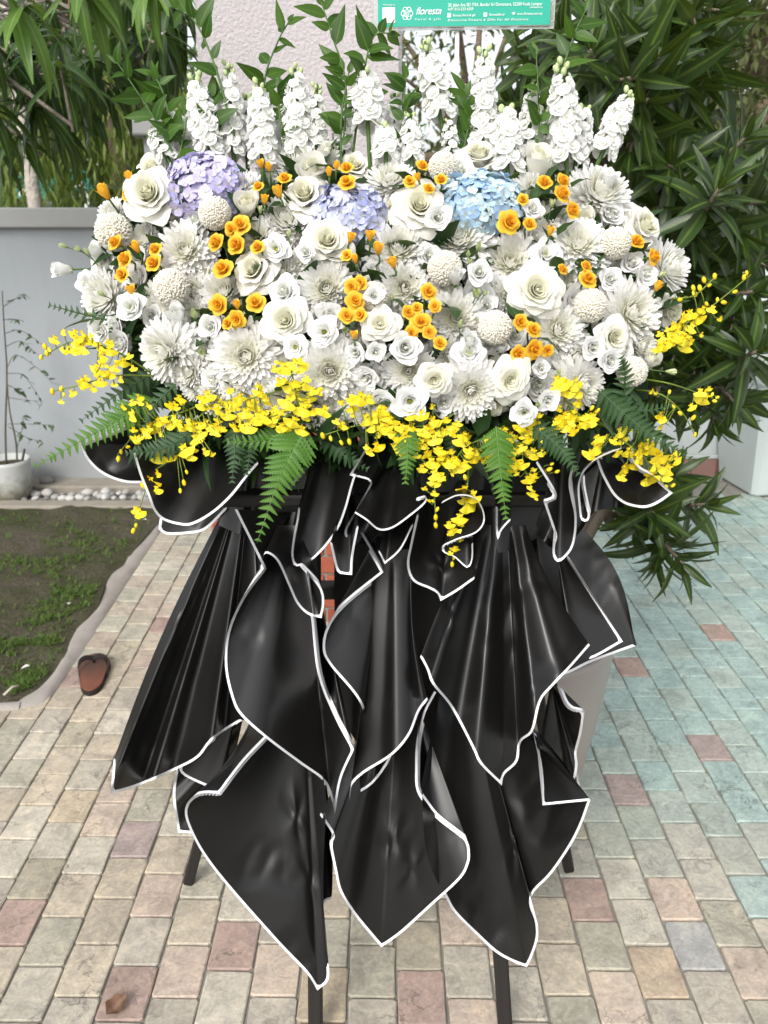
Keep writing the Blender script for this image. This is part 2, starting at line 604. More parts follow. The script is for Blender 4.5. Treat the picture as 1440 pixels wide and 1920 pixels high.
while x < -.8:
    for k in range(2):
        r = rr.uniform(.018, .038)
        M = Matrix.Translation((x + rr.uniform(-.02, .02), 4.10 + k * .085 + rr.uniform(-.02, .02), r * .28 + rr.uniform(0, .012))) @ Euler((rr.uniform(-.2, .2), rr.uniform(-.2, .2), rr.uniform(0, 6))).to_matrix().to_4x4() @ Matrix.Diagonal((r, r * rr.uniform(.65, .9), r * rr.uniform(.5, .7), 1))
        link('pebble', rr.choice(pebs), bed, M)
    x += rr.uniform(.034, .06)
M = Matrix.Translation(P(88, 903, 4.33)) @ Matrix.Diagonal((.045, .035, .025, 1))
o = thing('stone', 'single round stone lying on the cement footing of the garden wall', 'stone', M, None, pebs[1])
o.location.z = .045

# left garden wall with coping and taller end pier
def wall_mat(name, c, streak=.25):
    t = NT(name)
    v = t.pos()
    mp = t.n('Mapping'); mp.inputs['Scale'].default_value = (5, 5, .7); t.l(v, mp.inputs['Vector'])
    st = t.noise(1.6, 6, .6, mp.outputs[0]); fn = t.noise(2.2, 6, .6, v)
    z = t.n('SeparateXYZ'); t.l(v, z.inputs[0])
    low = t.ramp(t.math('ADD', z.outputs['Z'], t.math('MULTIPLY', fn, .35)), [(.12, C(1, 1, 1)), (.5, C(0, 0, 0))])
    col = t.mix(t.math('MULTIPLY', t.ramp(st, [(.4, C(0, 0, 0)), (.7, C(1, 1, 1))]), streak), c, tuple(x * .72 for x in c[:3]) + (1,))
    col = t.mix(t.math('MULTIPLY', low, .45), col, C(.20, .19, .16))       # rain splash dirt at the foot
    t.set(col, .85, .2)
    t.bump(t.noise(35, 4, .6, v), .12, .01)
    return t.m
M_wallL = wall_mat('painted_wall_grey', C(.325, .35, .368))
M_cop = plain('coping_paint', C(.32, .325, .32), .8, .2, (40, .2, .01), .12, 5)
w = thing('garden_wall', 'pale grey rendered garden wall with a coping behind the lawn', 'wall', Matrix.Translation((-3.6, 4.41, 0)))
g = MB().box(-3, 2.398, 0, .14, -.05, 1.40)
link('wall_face', g.mesh('wall_face', M_wallL, False), w)
g = MB().bbox(-3, 2.397, -.045, .185, 1.4005, 1.497, .006)
link('coping', g.mesh('coping', M_cop, False), w)
w = thing('wall_pier', 'grey rendered pier with a projecting cap at the end of the garden wall', 'pier', Matrix.Translation((-1.02, 4.38, 0)))
link('shaft', MB().bbox(-.18, .4, 0, .4, -.05, 1.829, .006).mesh('shaft', M_wallL, False), w)
link('cap', MB().bbox(-.235, .455, -.05, .45, 1.83, 1.915, .008).mesh('cap', M_cop, False), w)

# right wall with red tile skirting
M_wallR = wall_mat('painted_wall_white', C(.52, .56, .56), .12)
w = thing('boundary_wall', 'white boundary wall with red stone skirting behind the right hand paving', 'wall', Matrix.Translation((2, 4.58, 0)))
link('wall_face', MB().box(-1.5, 5, 0, .15, -.05, 1.22).mesh('wall_face', M_wallR, False), w)
link('ledge', MB().bbox(-1.5, 5, -.03, .0, .102, .125, .005).mesh('ledge', M_wallR, False), w)
M_skirt = NT('red_stone_tile')
M_skirt.set(M_skirt.mix(M_skirt.noise(30, 4, .6, M_skirt.coord()), M_skirt.mix(M_skirt.rnd(), C(.16, .075, .06), C(.30, .17, .14)), C(.24, .14, .12)), .6, .4)
skm = MB().bbox(-.074, .074, -.02, 0, -.02, .10, .003).mesh('skirting_tile', M_skirt.m, False)
for i in range(20):
    link('skirting_tile', skm, w, Matrix.Translation((-1.0 + .152 * i, -.001 - .001 * (i % 3), 0)))

# gate column: rough plaster over a brick base
t = NT('rough_plaster')
v = t.pos()
n1 = t.noise(95, 3, .55, v); n2 = t.noise(3, 4, .6, v)
t.set(t.mix(n2, C(.42, .385, .395), C(.49, .457, .464)), .9, .15)
t.bump(t.ramp(n1, [(.35, C(0, 0, 0)), (.65, C(1, 1, 1))]), .42, .008)
M_plaster = t.m
colm = thing('gate_column', 'tall pinkish white column of rough plaster on a red brick base', 'column', Matrix.Translation((-.26, 2.8, 0)))
link('shaft', MB().bbox(-.316, .316, 0, .62, .86, 3.4, .012).mesh('shaft', M_plaster, False), colm)
link('mortar_core', MB().box(-.376, .376, -.06, .68, -.02, .858).mesh('mortar_core', M_mortar, False), colm)
M_brick = NT('red_brick')
M_brick.set(M_brick.mix(.5, M_brick.mix(M_brick.rnd(), C(.23, .060, .038), C(.33, .095, .055)), M_brick.mix(M_brick.noise(35, 4, .6, M_brick.coord()), C(.25, .25, .25), C(.75, .75, .75)), 'OVERLAY'), .8, .2)
M_brick.bump(M_brick.noise(90, 4, .6, M_brick.coord()), .4, .004)
bm_full = MB().bbox(-.1, .1, -.03, .03, 0, .062, .004).mesh('brick', M_brick.m, False)
bm_half = MB().bbox(-.05, .05, -.03, .03, 0, .062, .004).mesh('brick', M_brick.m, False)
for r in range(12):
    z = -.005 + r * .0725
    xs = [-.276, -.066, .144] if r % 2 == 0 else [-.171, .039, .249]
    hx = [.304] if r % 2 == 0 else [-.331]
    for x in xs:
        link('brick', bm_full, colm, Matrix.Translation((x + .0, -.041, z)))
    for x in hx:
        link('brick', bm_half, colm, Matrix.Translation((x + .01, -.041, z)))
    for k in range(3):
        yy = .075 + k * .21 + (0 if r % 2 else .03)
        link('brick', bm_full, colm, Matrix.Translation((-.357, yy, z)) @ Matrix.Rotation(PI / 2, 4, 'Z'))
# ------------------------------------------------------------------ leaves, trees and shrubs behind the stand
def leaf(m, L, W, arch=.5, fold=.25, shape='lance', M=None, nv=7, wave=0.0, ph=0.0, mi=0, twist=0.0):
    """leaf along +Y, upper side +Z; arch > 0 droops; ga = 0 on the midrib, 1 at the edge"""
    ys, zs = [0.0], [0.0]
    for j in range(nv):
        a = arch * ((j + .5) / nv) ** 1.2
        ys.append(ys[-1] + math.cos(a) * L / nv); zs.append(zs[-1] - math.sin(a) * L / nv)
    def wid(v):
        if shape == 'lance':
            return math.sin(PI * min(1, v ** .75)) ** .85 * (1 - .15 * v) + .02
        if shape == 'ovate':
            return math.sin(PI * v ** .62) ** .9 * (1 - .1 * v) + .01
        if shape == 'obovate':
            return math.sin(PI * v ** 1.3) ** .8 + .02
        if shape == 'strap':
            return min(1, v * 4 + .35) * (1 - v ** 4) ** .6
        return math.sin(PI * v)
    def fn(u, v):
        j = min(nv, int(round(v * nv)))
        s = (u - .5) * 2
        w = wid(v) * W * .5 if 0 < v < 1 else W * .03
        x = s * w
        z = zs[j] + abs(s) * w * fold + wave * math.sin(v * 13 + ph) * abs(s) * W
        y = ys[j]
        if twist:
            a = twist * v
            x, z = x * math.cos(a), z + x * math.sin(a)
        return (x, y, z, abs(s) + 1e-4)
    return m.grid(2, nv, fn, M, mi)

def rosette_frames(n, rng, ph0, ph1, tall, r0=.004):
    """matrices for n leaves spiralling round a shoot tip (local +Z), outer leaves first"""
    out = []
    for k in range(n):
        t = k / (n - 1)
        phi = math.radians(lerp(ph1, ph0, t) + rng.uniform(-9, 9))
        az = k * 2.39996 + rng.uniform(-.2, .2)
        s = (1 - .45 * t) * rng.uniform(.85, 1.1)
        out.append(Matrix.Translation((0, 0, lerp(-tall, 0, t))) @ Matrix.Rotation(az, 4, 'Z') @ Matrix.Translation((0, r0, 0))
                   @ Matrix.Rotation(PI / 2 - phi, 4, 'X') @ Matrix.Rotation(rng.uniform(-.25, .25), 4, 'Y') @ Matrix.Scale(s, 4))
    return out

M_drac = leaf_mat('dracaena_leaf', C(.013, .031, .008), C(.034, .068, .014), C(.095, .145, .026), .36, .18, False, .18, spec=.35)
M_cane = plain('cane_bark', C(.17, .14, .105), .9, .2, (60, .5, .004), .3, 40)
drac_leaves = []
for i in range(7):
    rr = random.Random(300 + i)
    drac_leaves.append(leaf(MB(), rr.uniform(.175, .21), rr.uniform(.037, .046), rr.uniform(.1, .9), .34, 'lance', nv=8, wave=.03, ph=i, twist=rr.uniform(-.5, .5)).mesh('leaf', M_drac))
shoot_mesh = MB().tube([(0, 0, -.13), (0, 0, -.05), (0, 0, .004)], [.0065, .006, .003], 6).mesh('shoot', M_cane)
rng = random.Random(21)
def shrub(name, label, base, rosettes, hub):
    root = thing(name, label, 'shrub', Matrix.Translation(base), 'dark narrow-leaved shrubs')
    cane = MB()
    b0 = Vector(base)
    for (px, py, Y, tx, tz, s) in rosettes:
        p = P(px, py, Y)
        a = Vector((tx, -.55 + rng.uniform(-.2, .2), tz)).normalized()
        f = frame(p, a, rng.uniform(0, 6.28), s)
        f.translation = f.translation - b0
        sh = link('shoot', shoot_mesh, root, f)
        n = rng.choice((15, 16, 17, 18))
        for k, lm in enumerate(rosette_frames(n, rng, 18, 108, .085)):
            link('leaf', drac_leaves[rng.randrange(7)], sh, lm)
        q = p - a * .13 * s - b0
        h = Vector(hub) - b0
        mid = (q + h) * .5 + Vector((0, .12, -.06))
        cane.tube(spline([h, mid, q], 8), [.011, .010, .0095, .009, .0085, .008, .007, .0066], 6)
    cane.tube(spline([Vector((0, 0, 0)), (Vector(hub) - b0) * .5 + Vector((.02, .03, 0)), Vector(hub) - b0], 8), .014, 7)
    link('cane', cane.mesh('cane', M_cane), root)
    return root
def backing(root, spots):
    """leaves too deep in the shrub to pick apart"""
    m = MB(); b0 = root.location
    for (px, py, Y) in spots:
        f = frame(P(px, py, Y) - b0, Vector((rng.uniform(-.6, .6), -.6, rng.uniform(-.7, .5))), rng.uniform(0, 6), rng.uniform(.95, 1.25))
        for lm in rosette_frames(15, rng, 18, 108, .085):
            leaf(m, .19, .048, rng.uniform(.1, .9), .28, 'lance', f @ lm, nv=5)
    stuff('inner_leaves', m.mesh('inner_leaves', M_drac), root)

# rosettes: pixel x, y, distance, lean x, lean z, size
upper = [(1108, 95, 2.05, -.3, .3, .95), (1180, 60, 2.15, 0, .2, 1.0), (1250, 20, 2.2, .2, .4, 1.0), (1160, 150, 2.0, -.5, -.1, 1.0), (1230, 120, 2.1, -.2, -.3, 1.05),
         (1310, 70, 2.15, .1, -.5, 1.05), (1350, 20, 2.3, .4, -.2, 1.0), (1050, 60, 2.3, -.5, .3, .9), (1200, 215, 2.05, -.3, -.5, 1.0), (1120, 20, 2.3, -.2, .4, 1.0),
         (1290, 170, 2.25, .1, -.6, 1.0), (1180, 290, 2.1, -.2, -.6, 1.05), (1105, 170, 2.35, -.6, .1, .9), (1330, 120, 2.4, .5, -.5, .9), (1010, 20, 2.45, -.4, .5, .95), (985, 110, 2.45, -.5, .1, 1.0), (1020, 190, 2.5, -.4, -.2, 1.0), (955, 190, 2.6, -.5, .2, 1.0), (1065, 250, 2.4, -.3, -.3, 1.0)]
middle = [(1350, 350, 1.95, .05, .35, .95), (1255, 310, 2.1, -.3, .1, 1.05), (1230, 400, 2.15, -.3, -.3, 1.05), (1400, 255, 2.15, .3, .5, .95), (1300, 440, 2.1, 0, -.5, 1.05), (1390, 440, 2.1, .3, -.5, 1.0),
          (1240, 520, 2.2, -.1, -.5, 1.05), (1330, 540, 2.15, 0, -.5, 1.0), (1420, 545, 2.05, .2, .1, .95), (1285, 590, 2.2, -.3, -.3, 1.0), (1200, 600, 2.3, -.4, -.3, 1.0), (1170, 450, 2.3, -.5, 0, 1.0),
          (1440, 380, 2.2, .5, 0, .95), (1180, 360, 2.35, -.3, 0, 1.1)]
lower = [(1428, 655, 1.95, .15, .3, .95), (1370, 620, 2.1, -.3, -.3, 1.0), (1320, 690, 2.1, -.2, -.5, 1.0), (1260, 680, 2.2, -.3, -.5, 1.0), (1378, 755, 2.05, .2, -.3, .95), (1300, 755, 2.1, -.1, -.8, .95),
         (1230, 760, 2.15, -.2, -.8, 1.0), (1180, 700, 2.25, -.4, -.4, 1.0), (1440, 500, 2.2, .4, -.2, .9), (1340, 800, 2.12, .1, -.9, .85), (1200, 820, 2.2, 0, -.7, .9)]
sprig = [(1225, 960, 1.85, -.1, .2, .92), (1325, 945, 1.95, .45, .35, .95), (1185, 975, 1.9, -.5, -.3, .9), (1278, 1055, 1.82, .25, -.25, .92), (1240, 1030, 1.85, -.1, -.5, .9), (1265, 890, 2.0, .2, .6, .85), (1235, 1065, 1.9, -.2, -.7, .8)]
POT_C = (.34, 1.78)
def soil_at(dx, dy):
    return (POT_C[0] + dx, POT_C[1] + dy, .47)
shrub_top = shrub('dracaena_shrub', 'dark striped shrub filling the top right corner beside the sign', soil_at(.05, .06), upper, P(1190, 330, 2.45))
shrub_mid = shrub('dracaena_shrub', 'dark striped shrub right of the white flowers, its star of leaves facing the camera', soil_at(.1, .0), middle, P(1190, 620, 2.45))
shrub('dracaena_shrub', 'dark leaves hanging in front of the white planter at right', soil_at(.06, -.05), lower, P(1180, 760, 2.4))
backing(shrub_top, [(rng.uniform(1040, 1330), rng.uniform(-20, 330), rng.uniform(2.45, 2.9)) for _ in range(34)])
backing(shrub_mid, [(rng.uniform(1130, 1430), rng.uniform(300, 790), rng.uniform(2.4, 2.9)) for _ in range(38)])
shrub('dracaena_shrub', 'low leafy branch hanging over the green paving beside the black paper', soil_at(.02, .02), sprig, P(1130, 960, 1.98))

M_potb = plain('beige_glaze', C(.30, .275, .25), .35, .5, None, .06, 6)
pot = thing('plant_pot', 'smooth beige plant pot half hidden behind the black paper at right', 'pot', Matrix.Translation((POT_C[0], POT_C[1], 0)))
prof = [(.001, .002), (.165, .002), (.172, .012), (.19, .12), (.212, .26), (.228, .40), (.236, .50), (.236, .515), (.222, .515), (.216, .46), (.001, .455)]
link('pot_body', MB().lathe(prof, 40).mesh('pot_body', M_potb), pot)
link('potting_soil', MB().lathe([(.001, .468), (.212, .464)], 24).mesh('potting_soil', M_soil), pot)

# white square planter at the right edge with its own leaves out of frame
M_plw = plain('white_planter', C(.50, .55, .545), .5, .4, None, .05, 5)
c0 = ground(1400, 930)
pl = thing('square_planter', 'tall white tapered square planter on the paving at the right edge', 'planter', Matrix.Translation((c0.x + .19, c0.y + .2, 0)) @ Matrix.Rotation(math.radians(8), 4, 'Z'))
m = MB()
def sq(h, z):
    k = h * .12
    return [(-h + k, -h, z), (h - k, -h, z), (h, -h + k, z), (h, h - k, z), (h - k, h, z), (-h + k, h, z), (-h, h - k, z), (-h, -h + k, z)]
rings = [(.001, .002), (.185, .002), (.19, .01), (.27, .62), (.285, .64), (.285, .68), (.255, .68), (.25, .62), (.001, .61)]
vs_ = sum([sq(h, z) for h, z in rings], [])
fs_ = [(k * 8 + i, k * 8 + (i + 1) % 8, k * 8 + 8 + (i + 1) % 8, k * 8 + 8 + i) for k in range(len(rings) - 1) for i in range(8)]
link('planter_body', m.add(vs_, fs_).mesh('planter_body', M_plw, False), pl)
link('potting_soil', MB().box(-.24, .24, -.24, .24, .60, .63).mesh('potting_soil', M_soil, False), pl)
M_palm = leaf_mat('palm_leaf', C(.05, .16, .03), C(.10, .26, .06), C(.13, .28, .07), .35, .35, False, .2)
def palm(name, label, base, n, L, spread, seed, leaflets=26):
    rr = random.Random(seed)
    root = thing(name, label, 'palm', Matrix.Translation(base))
    lm = [leaf(MB(), .34 * L, .022 * L / .9 + .008, .5, .2, 'lance', nv=5).mesh('leaflet', M_palm) for i in range(2)]
    for k in range(n):
        az = k * 2.4 + rr.uniform(-.3, .3)
        el = rr.uniform(.75, 1.35)
        pts = [Vector((0, 0, 0))]
        for j in range(10):
            a = el - spread * (j / 9) ** 1.4
            pts.append(pts[-1] + Vector((math.cos(az) * math.cos(a), math.sin(az) * math.cos(a), math.sin(a))) * L / 10)
        fr = link('frond', MB().tube(pts, [.008 * (1 - .08 * j) for j in range(11)], 5).mesh('frond', M_palm), root)
        for j in range(leaflets // 2):
            t = .25 + .73 * j / (leaflets // 2 - 1)
            q = t * 10; i0 = min(9, int(q))
            p = pts[i0].lerp(pts[i0 + 1], q - i0); d = (pts[i0 + 1] - pts[i0]).normalized()
            for s in (-1, 1):
                side = d.cross(Vector((0, 0, 1))).normalized() * s
                y = (side * .8 + d * .75).normalized(); z = Vector((0, 0, 1)); z = (z - y * z.dot(y)).normalized(); x = y.cross(z)
                M = Matrix((x, y, z)).transposed().to_4x4(); M.translation = p
                link('leaflet', lm[j % 2], fr, M @ Matrix.Scale(math.sin(PI * (.15 + .75 * t)) + .15, 4))
palm('potted_palm', 'bright green palm leaves showing between the dark shrub leaves at right', (c0.x + .25, c0.y + .25, .62), 9, .95, 1.5, 3)

# overhanging tree, top left: long drooping leaves in whorls
M_mango = leaf_mat('long_tree_leaf', C(.014, .040, .012), C(.034, .078, .016), C(.13, .19, .06), .34, .2, False, .12)
M_mangol = leaf_mat('young_tree_leaf', C(.075, .16, .028), C(.11, .20, .04), C(.20, .27, .10), .34, .25, False, .12)
M_bark = plain('grey_bark', C(.24, .21, .175), .95, .15, (30, .8, .02), .4, 14)
ml, mll = [], []
for i in range(6):
    rr = random.Random(500 + i)
    kw = dict(arch=rr.uniform(.5, 1.3), fold=.22, shape='lance', nv=8, wave=.05, ph=i)
    W_ = rr.uniform(.034, .044); L_ = rr.uniform(.20, .25)
    ml.append(leaf(MB(), L_, W_, **kw).mesh('leaf', M_mango)); mll.append(leaf(MB(), L_, W_, **kw).mesh('leaf', M_mangol))
tw_mesh = MB().tube([(0, 0, -.22), (0, 0, -.1), (0, 0, .005)], [.006, .005, .003], 5).mesh('twig', M_bark)
rng = random.Random(33)
tb = Vector((-2.9, 3.3, 0))
tree = thing('overhanging_tree', 'tree with long drooping glossy leaves hanging into the top left corner', 'tree', Matrix.Translation(tb))
tr = MB()
fork = Vector((-2.75, 3.2, 2.3)) - tb
tr.tube(spline([Vector((0, 0, -.05)), Vector((.06, 0, 1.2)), fork], 9), [.11, .1, .095, .09, .085, .08, .075, .07, .065], 10)
whorls = [(48, 5, 2.35, .95, 1), (150, -20, 2.45, 1, 1), (120, 60, 2.8, 1, 0), (20, 110, 2.9, 1, 0), (90, 140, 3.0, 1.05, 0), (175, 110, 3.0, 1.05, 0), (60, 200, 2.9, .95, 0), (-10, 190, 2.8, 1, 0),
          (200, 40, 3.1, 1.05, 0), (270, 50, 3.2, 1, 0), (320, 20, 3.3, 1, 0), (255, -20, 2.9, 1, 0), (330, 85, 3.4, .9, 0), (230, 110, 3.3, .95, 0), (130, 160, 3.2, 1, 0), (-30, 60, 2.7, 1, 0),
          (180, 0, 3.3, 1, 0), (90, 0, 3.2, 1.1, 0), (290, -30, 2.3, .75, 1), (10, 30, 3.3, 1.1, 0), (140, 90, 3.4, 1.1, 0), (350, -10, 3.4, 1, 0), (210, 160, 3.2, .9, 0), (30, 250, 3.0, .9, 0), (105, 235, 3.1, .9, 0), (60, 150, 3.3, 1.1, 0), (-5, 280, 3.1, .9, 0), (150, 200, 3.3, .9, 0), (70, 60, 3.4, 1.2, 0), (240, 70, 3.5, 1.1, 0), (110, 110, 2.7, .9, 0), (310, 60, 3.1, .95, 0), (40, 100, 3.4, 1.1, 0), (300, 110, 3.5, .9, 0),(190,-45,2.5,.9,1)]
for (px, py, Y, s, light) in whorls:
    p = P(px, py, Y)
    a = Vector((rng.uniform(-.1, .7), rng.uniform(-.6, .1), rng.uniform(-.35, .35))).normalized()
    f = frame(p, a, rng.uniform(0, 6.28), s); f.translation = f.translation - tb
    tw = link('twig', tw_mesh, tree, f)
    inv = f.to_3x3().normalized().inverted()
    n = rng.choice((10, 11, 12))
    for k in range(n):
        t = k / (n - 1)
        az = k * 2.4
        d = Vector((math.cos(az), math.sin(az), 0)) * .9
        w = (f.to_3x3().normalized() @ d) + a * rng.uniform(.1, .6) + Vector((0, 0, -rng.uniform(.25, .9)))      # gravity
        y = w.normalized(); z = Vector((0, -.3, 1)); z = (z - y * z.dot(y)).normalized(); x = y.cross(z)
        Mw = (inv @ Matrix((x, y, z)).transposed()).to_4x4()
        Mw.translation = (0, 0, -.07 * (1 - t))
        link('leaf', (mll if light else ml)[rng.randrange(6)], tw, Mw @ Matrix.Scale(rng.uniform(.75, 1.1), 4))
    q = p - a * .2 * s - tb
    tr.tube(spline([fork, (q + fork) * .5 + Vector((0, .1, .25)), q], 7), [.035, .026, .02, .015, .011, .008, .006], 6)
link('trunk', tr.mesh('trunk', M_bark), tree)

# weeping trees beyond the garden wall
M_weep = leaf_mat('weeping_leaf', C(.075, .125, .022), C(.23, .28, .07), None, .45, .4, True)
M_pale_bark = plain('pale_bark', C(.45, .41, .35), .95, .1, (22, .8, .03), .35, 9)
M_brown_bark = plain('brown_bark', C(.20, .15, .11), .95, .1, (22, .9, .03), .4, 9)
def weeping(name, label, base, h, strands, seed, bark, r):
    rr = random.Random(seed)
    root = thing(name, label, 'tree', Matrix.Translation(base))
    tk = MB()
    tk.tube(spline([Vector((0, 0, -.1)), Vector((.05, 0, h * .5)), Vector((0, .1, h))], 10), [r * (1 - .05 * i) for i in range(10)], 9)
    cr = MB()
    for (x, y, z1, z0) in strands:
        b = Vector((x, y, z1)); 
        tk.tube(spline([Vector((0, .1, h * .9)), Vector((x * .5, y * .5 + .1, max(h, z1) + .25)), b], 6), [.03, .025, .02, .014, .009, .005], 5)
        L = z1 - z0; n = int(L / .028)
        sway = rr.uniform(-.08, .08)
        pts = []
        for k in range(n):
            t = k / n
            p = b + Vector((sway * math.sin(t * 3) + rr.uniform(-.012, .012), rr.uniform(-.02, .02), -L * t))
            if k % 5 == 0:
                pts.append(p)
            az = rr.uniform(0, 6.28); dn = rr.uniform(.7, 1.8)
            yv = Vector((math.cos(az), math.sin(az), -dn)).normalized(); zv = Vector((math.cos(az), math.sin(az), .5)); zv = (zv - yv * zv.dot(yv)).normalized(); xv = yv.cross(zv)
            M = Matrix((xv, yv, zv)).transposed().to_4x4(); M.translation = p
            leaf(cr, rr.uniform(.09, .17), rr.uniform(.014, .022), rr.uniform(-.3, .8), .2, 'lance', M, nv=3)
        if len(pts) > 2:
            cr.tube(pts, .004, 3, cap=False)
    link('trunk', tk.mesh('trunk', bark), root)
    stuff('crown', cr.mesh('crown', M_weep), root)
rr = random.Random(77)
def strands_for(px0, px1, Y0, Y1, n, bx, by):
    out = []
    for k in range(n):
        Y = rr.uniform(Y0, Y1)
        top = P(rr.uniform(px0, px1), rr.uniform(-40, 190), Y); bot = P(720, rr.uniform(300, 420), Y)
        out.append((top.x - bx, top.y - by, top.z, min(bot.z, top.z - .5)))
    return out
b1 = P(222, 390, 6.2)
weeping('weeping_tree', 'brown trunked weeping tree with stringy leaves beyond the garden wall', (b1.x, 6.2, 0), 2.6, strands_for(60, 330, 5.6, 7.2, 105, b1.x, 6.2), 4, M_brown_bark, .10)
b2 = P(52, 390, 5.6)
weeping('weeping_tree', 'pale straight trunked tree beyond the garden wall at the left edge', (b2.x, 5.6, 0), 2.5, strands_for(-60, 120, 5.9, 7.0, 40, b2.x, 5.6), 5, M_pale_bark, .062)

# far hedge and trees: leaf clouds with gaps
M_far1 = leaf_mat('far_leaf', C(.035, .07, .02), C(.10, .15, .05), None, .5, .3, True)
M_far2 = leaf_mat('olive_far_leaf', C(.07, .085, .035), C(.15, .16, .075), None, .5, .3, True)
def cloud_tree(name, label, base, h, R, n, seed, mat, bark, ls=.12, cat='tree', zr=1.0):
    rr = random.Random(seed)
    root = thing(name, label, cat, Matrix.Translation(base))
    tk = MB(); cr = MB()
    tk.tube(spline([Vector((0, 0, -.1)), Vector((.1, 0, h * .5)), Vector((0, 0, h))], 8), [.09 * R * (1 - .09 * i) for i in range(8)], 8)
    cl = []
    for k in range(26):
        d = Vector((rr.gauss(0, 1), rr.gauss(0, 1), rr.gauss(0, 1))).normalized() * R * rr.uniform(.35, 1)
        d.z *= zr
        c = Vector((0, 0, h)) + d
        cl.append((c, R * rr.uniform(.22, .42)))
        tk.tube(spline([Vector((0, 0, h * .75)), c * .5 + Vector((0, 0, h * .42)), c], 5), [.04 * R, .03 * R, .02 * R, .012 * R, .006 * R], 5)
    for k in range(n):
        c, r = rr.choice(cl)
        p = c + Vector((rr.gauss(0, .5), rr.gauss(0, .5), rr.gauss(0, .42))) * r
        az = rr.uniform(0, 6.28)
        M = Matrix.Translation(p) @ Euler((rr.uniform(-1.3, .4), rr.uniform(-.5, .5), az)).to_matrix().to_4x4()
        leaf(cr, ls * rr.uniform(.6, 1.2), ls * .42, .4, .2, 'ovate', M, nv=2)
    link('trunk', tk.mesh('trunk', bark), root)
    stuff('crown', cr.mesh('crown', mat), root)
for (px, Y, h, R, n, m_, lab, ls, zr) in [(20, 10, 2.6, 1.7, 3600, M_far1, 'leafy green tree far behind the weeping trees at left', .16, 1.0),
                                  (250, 11, 2.4, 1.9, 3600, M_far1, 'dense green tree behind the brown weeping trunk', .16, 1.0),
                                  (880, 9, 2.6, 1.6, 4200, M_far2, 'pale leafy tree seen behind the white pole between column and shrub', .13, 1.0),
                                  (1430, 7.5, 2.9, 1.5, 8500, M_far2, 'olive green tree in the far top right corner', .12, 1.0),
                                  (1400, 5.8, 2.15, 1.15, 8000, M_far2, 'dense olive green tree just behind the palm at the right edge', .085, 1.0),
                                  (1180, 10, 2.3, 2.1, 7000, M_far1, 'green tree behind the dark shrub and the boundary wall', .14, 1.0)]:
    b = P(px, 388, Y)
    cloud_tree('garden_tree', lab, (b.x, Y, 0), h, R, n, int(px + Y), m_, M_brown_bark, ls, zr=zr)
b = P(120, 388, 7.6)
cloud_tree('hedge_bush', 'low green bush just above the coping of the garden wall', (b.x, 7.6, 0), 1.0, .95, 3400, 91, M_far1, M_brown_bark, .09, 'bush', .8)
M_teal = plain('teal_board', C(.02, .25, .22), .5, .4)
M_white = plain('white_paint', C(.75, .75, .74), .6, .3, None, .04)
for (px, py, w_, h_, lab) in [(67, 351, .19, .1, 'small teal and white notice board far behind the pale trunk'), (155, 338, .11, .09, 'small dark teal board far behind the weeping leaves')]:
    p = P(px, py, 8.2)
    o = thing('notice_board', lab, 'board', Matrix.Translation((p.x, 8.2, 0)))
    link('board', MB().bbox(-w_, w_, -.015, .015, p.z - h_, p.z + h_, .005).mesh('board', M_teal, False), o)
    link('panel', MB().box(-w_ * .85, w_ * .2, -.019, -.0155, p.z - h_ * .8, p.z - h_ * .15).mesh('panel', M_white, False), o)
    link('post', MB().box(-.025, .025, .016, .05, -.05, p.z).mesh('post', M_white, False), o)

# potted sapling by the left edge
pb = ground(8, 946)
pp = thing('plant_pot', 'mossy white pot at the left edge holding a thin bare sapling', 'pot', Matrix.Translation((pb.x, pb.y + .115, 0)))
t = NT('mossy_white_glaze')
v = t.coord()
z = t.n('SeparateXYZ'); t.l(v, z.inputs[0])
f = t.ramp(t.math('ADD', z.outputs['Z'], t.math('MULTIPLY', t.noise(22, 5, .6, v), .22)), [(.12, C(1, 1, 1)), (.26, C(0, 0, 0))])
t.set(t.mix(f, C(.46, .475, .455), t.mix(t.noise(40, 4, .6, v), C(.09, .085, .045), C(.22, .20, .13))), .45, .4)
link('pot_body', MB().lathe([(.001, .002), (.085, .002), (.10, .02), (.112, .1), (.117, .20), (.119, .222), (.111, .222), (.108, .18), (.001, .178)], 32).mesh('pot_body', t.m), pp)
link('potting_soil', MB().lathe([(.001, .188), (.107, .186)], 18).mesh('potting_soil', M_soil), pp)
M_twig = plain('sapling_bark', C(.10, .085, .065), .9, .2)
M_sap = leaf_mat('sapling_leaf', C(.03, .06, .03), C(.07, .12, .05), None, .5, .2)
sap = thing('sapling', 'thin sapling with sparse tiny leaves in the mossy pot against the wall', 'sapling', Matrix.Translation((pb.x, pb.y + .115, .19)))
sb = Vector((pb.x, pb.y + .115, .19)); Ys = pb.y + .115
def S(px, py, dy=0):
    return P(px, py, Ys + dy) - sb
sm = MB()
lines = [[(12, 880), (10, 800), (13, 700), (8, 620), (4, 545)], [(32, 880), (30, 830), (18, 770), (12, 700)], [(32, 840), (42, 800), (43, 780)],
         [(13, 690), (30, 665), (70, 690), (100, 720)], [(14, 700), (45, 705), (80, 755)], [(9, 625), (40, 620), (85, 650)], [(6, 575), (30, 560), (50, 553)], [(14, 745), (45, 750), (70, 752)],
         [(14, 795), (50, 795), (100, 797)], [(16, 800), (50, 820), (82, 830)], [(10, 650), (40, 640), (70, 665)], [(12, 720), (28, 728), (40, 735)], [(5, 600), (22, 598), (35, 600)]]
for i, ln in enumerate(lines):
    sm.tube(spline([S(a, b, .02 * math.sin(i * 2 + k)) for k, (a, b) in enumerate(ln)], 10), [(.006 if i < 2 else .0022) * (1 - .06 * k) for k in range(10)], 5)
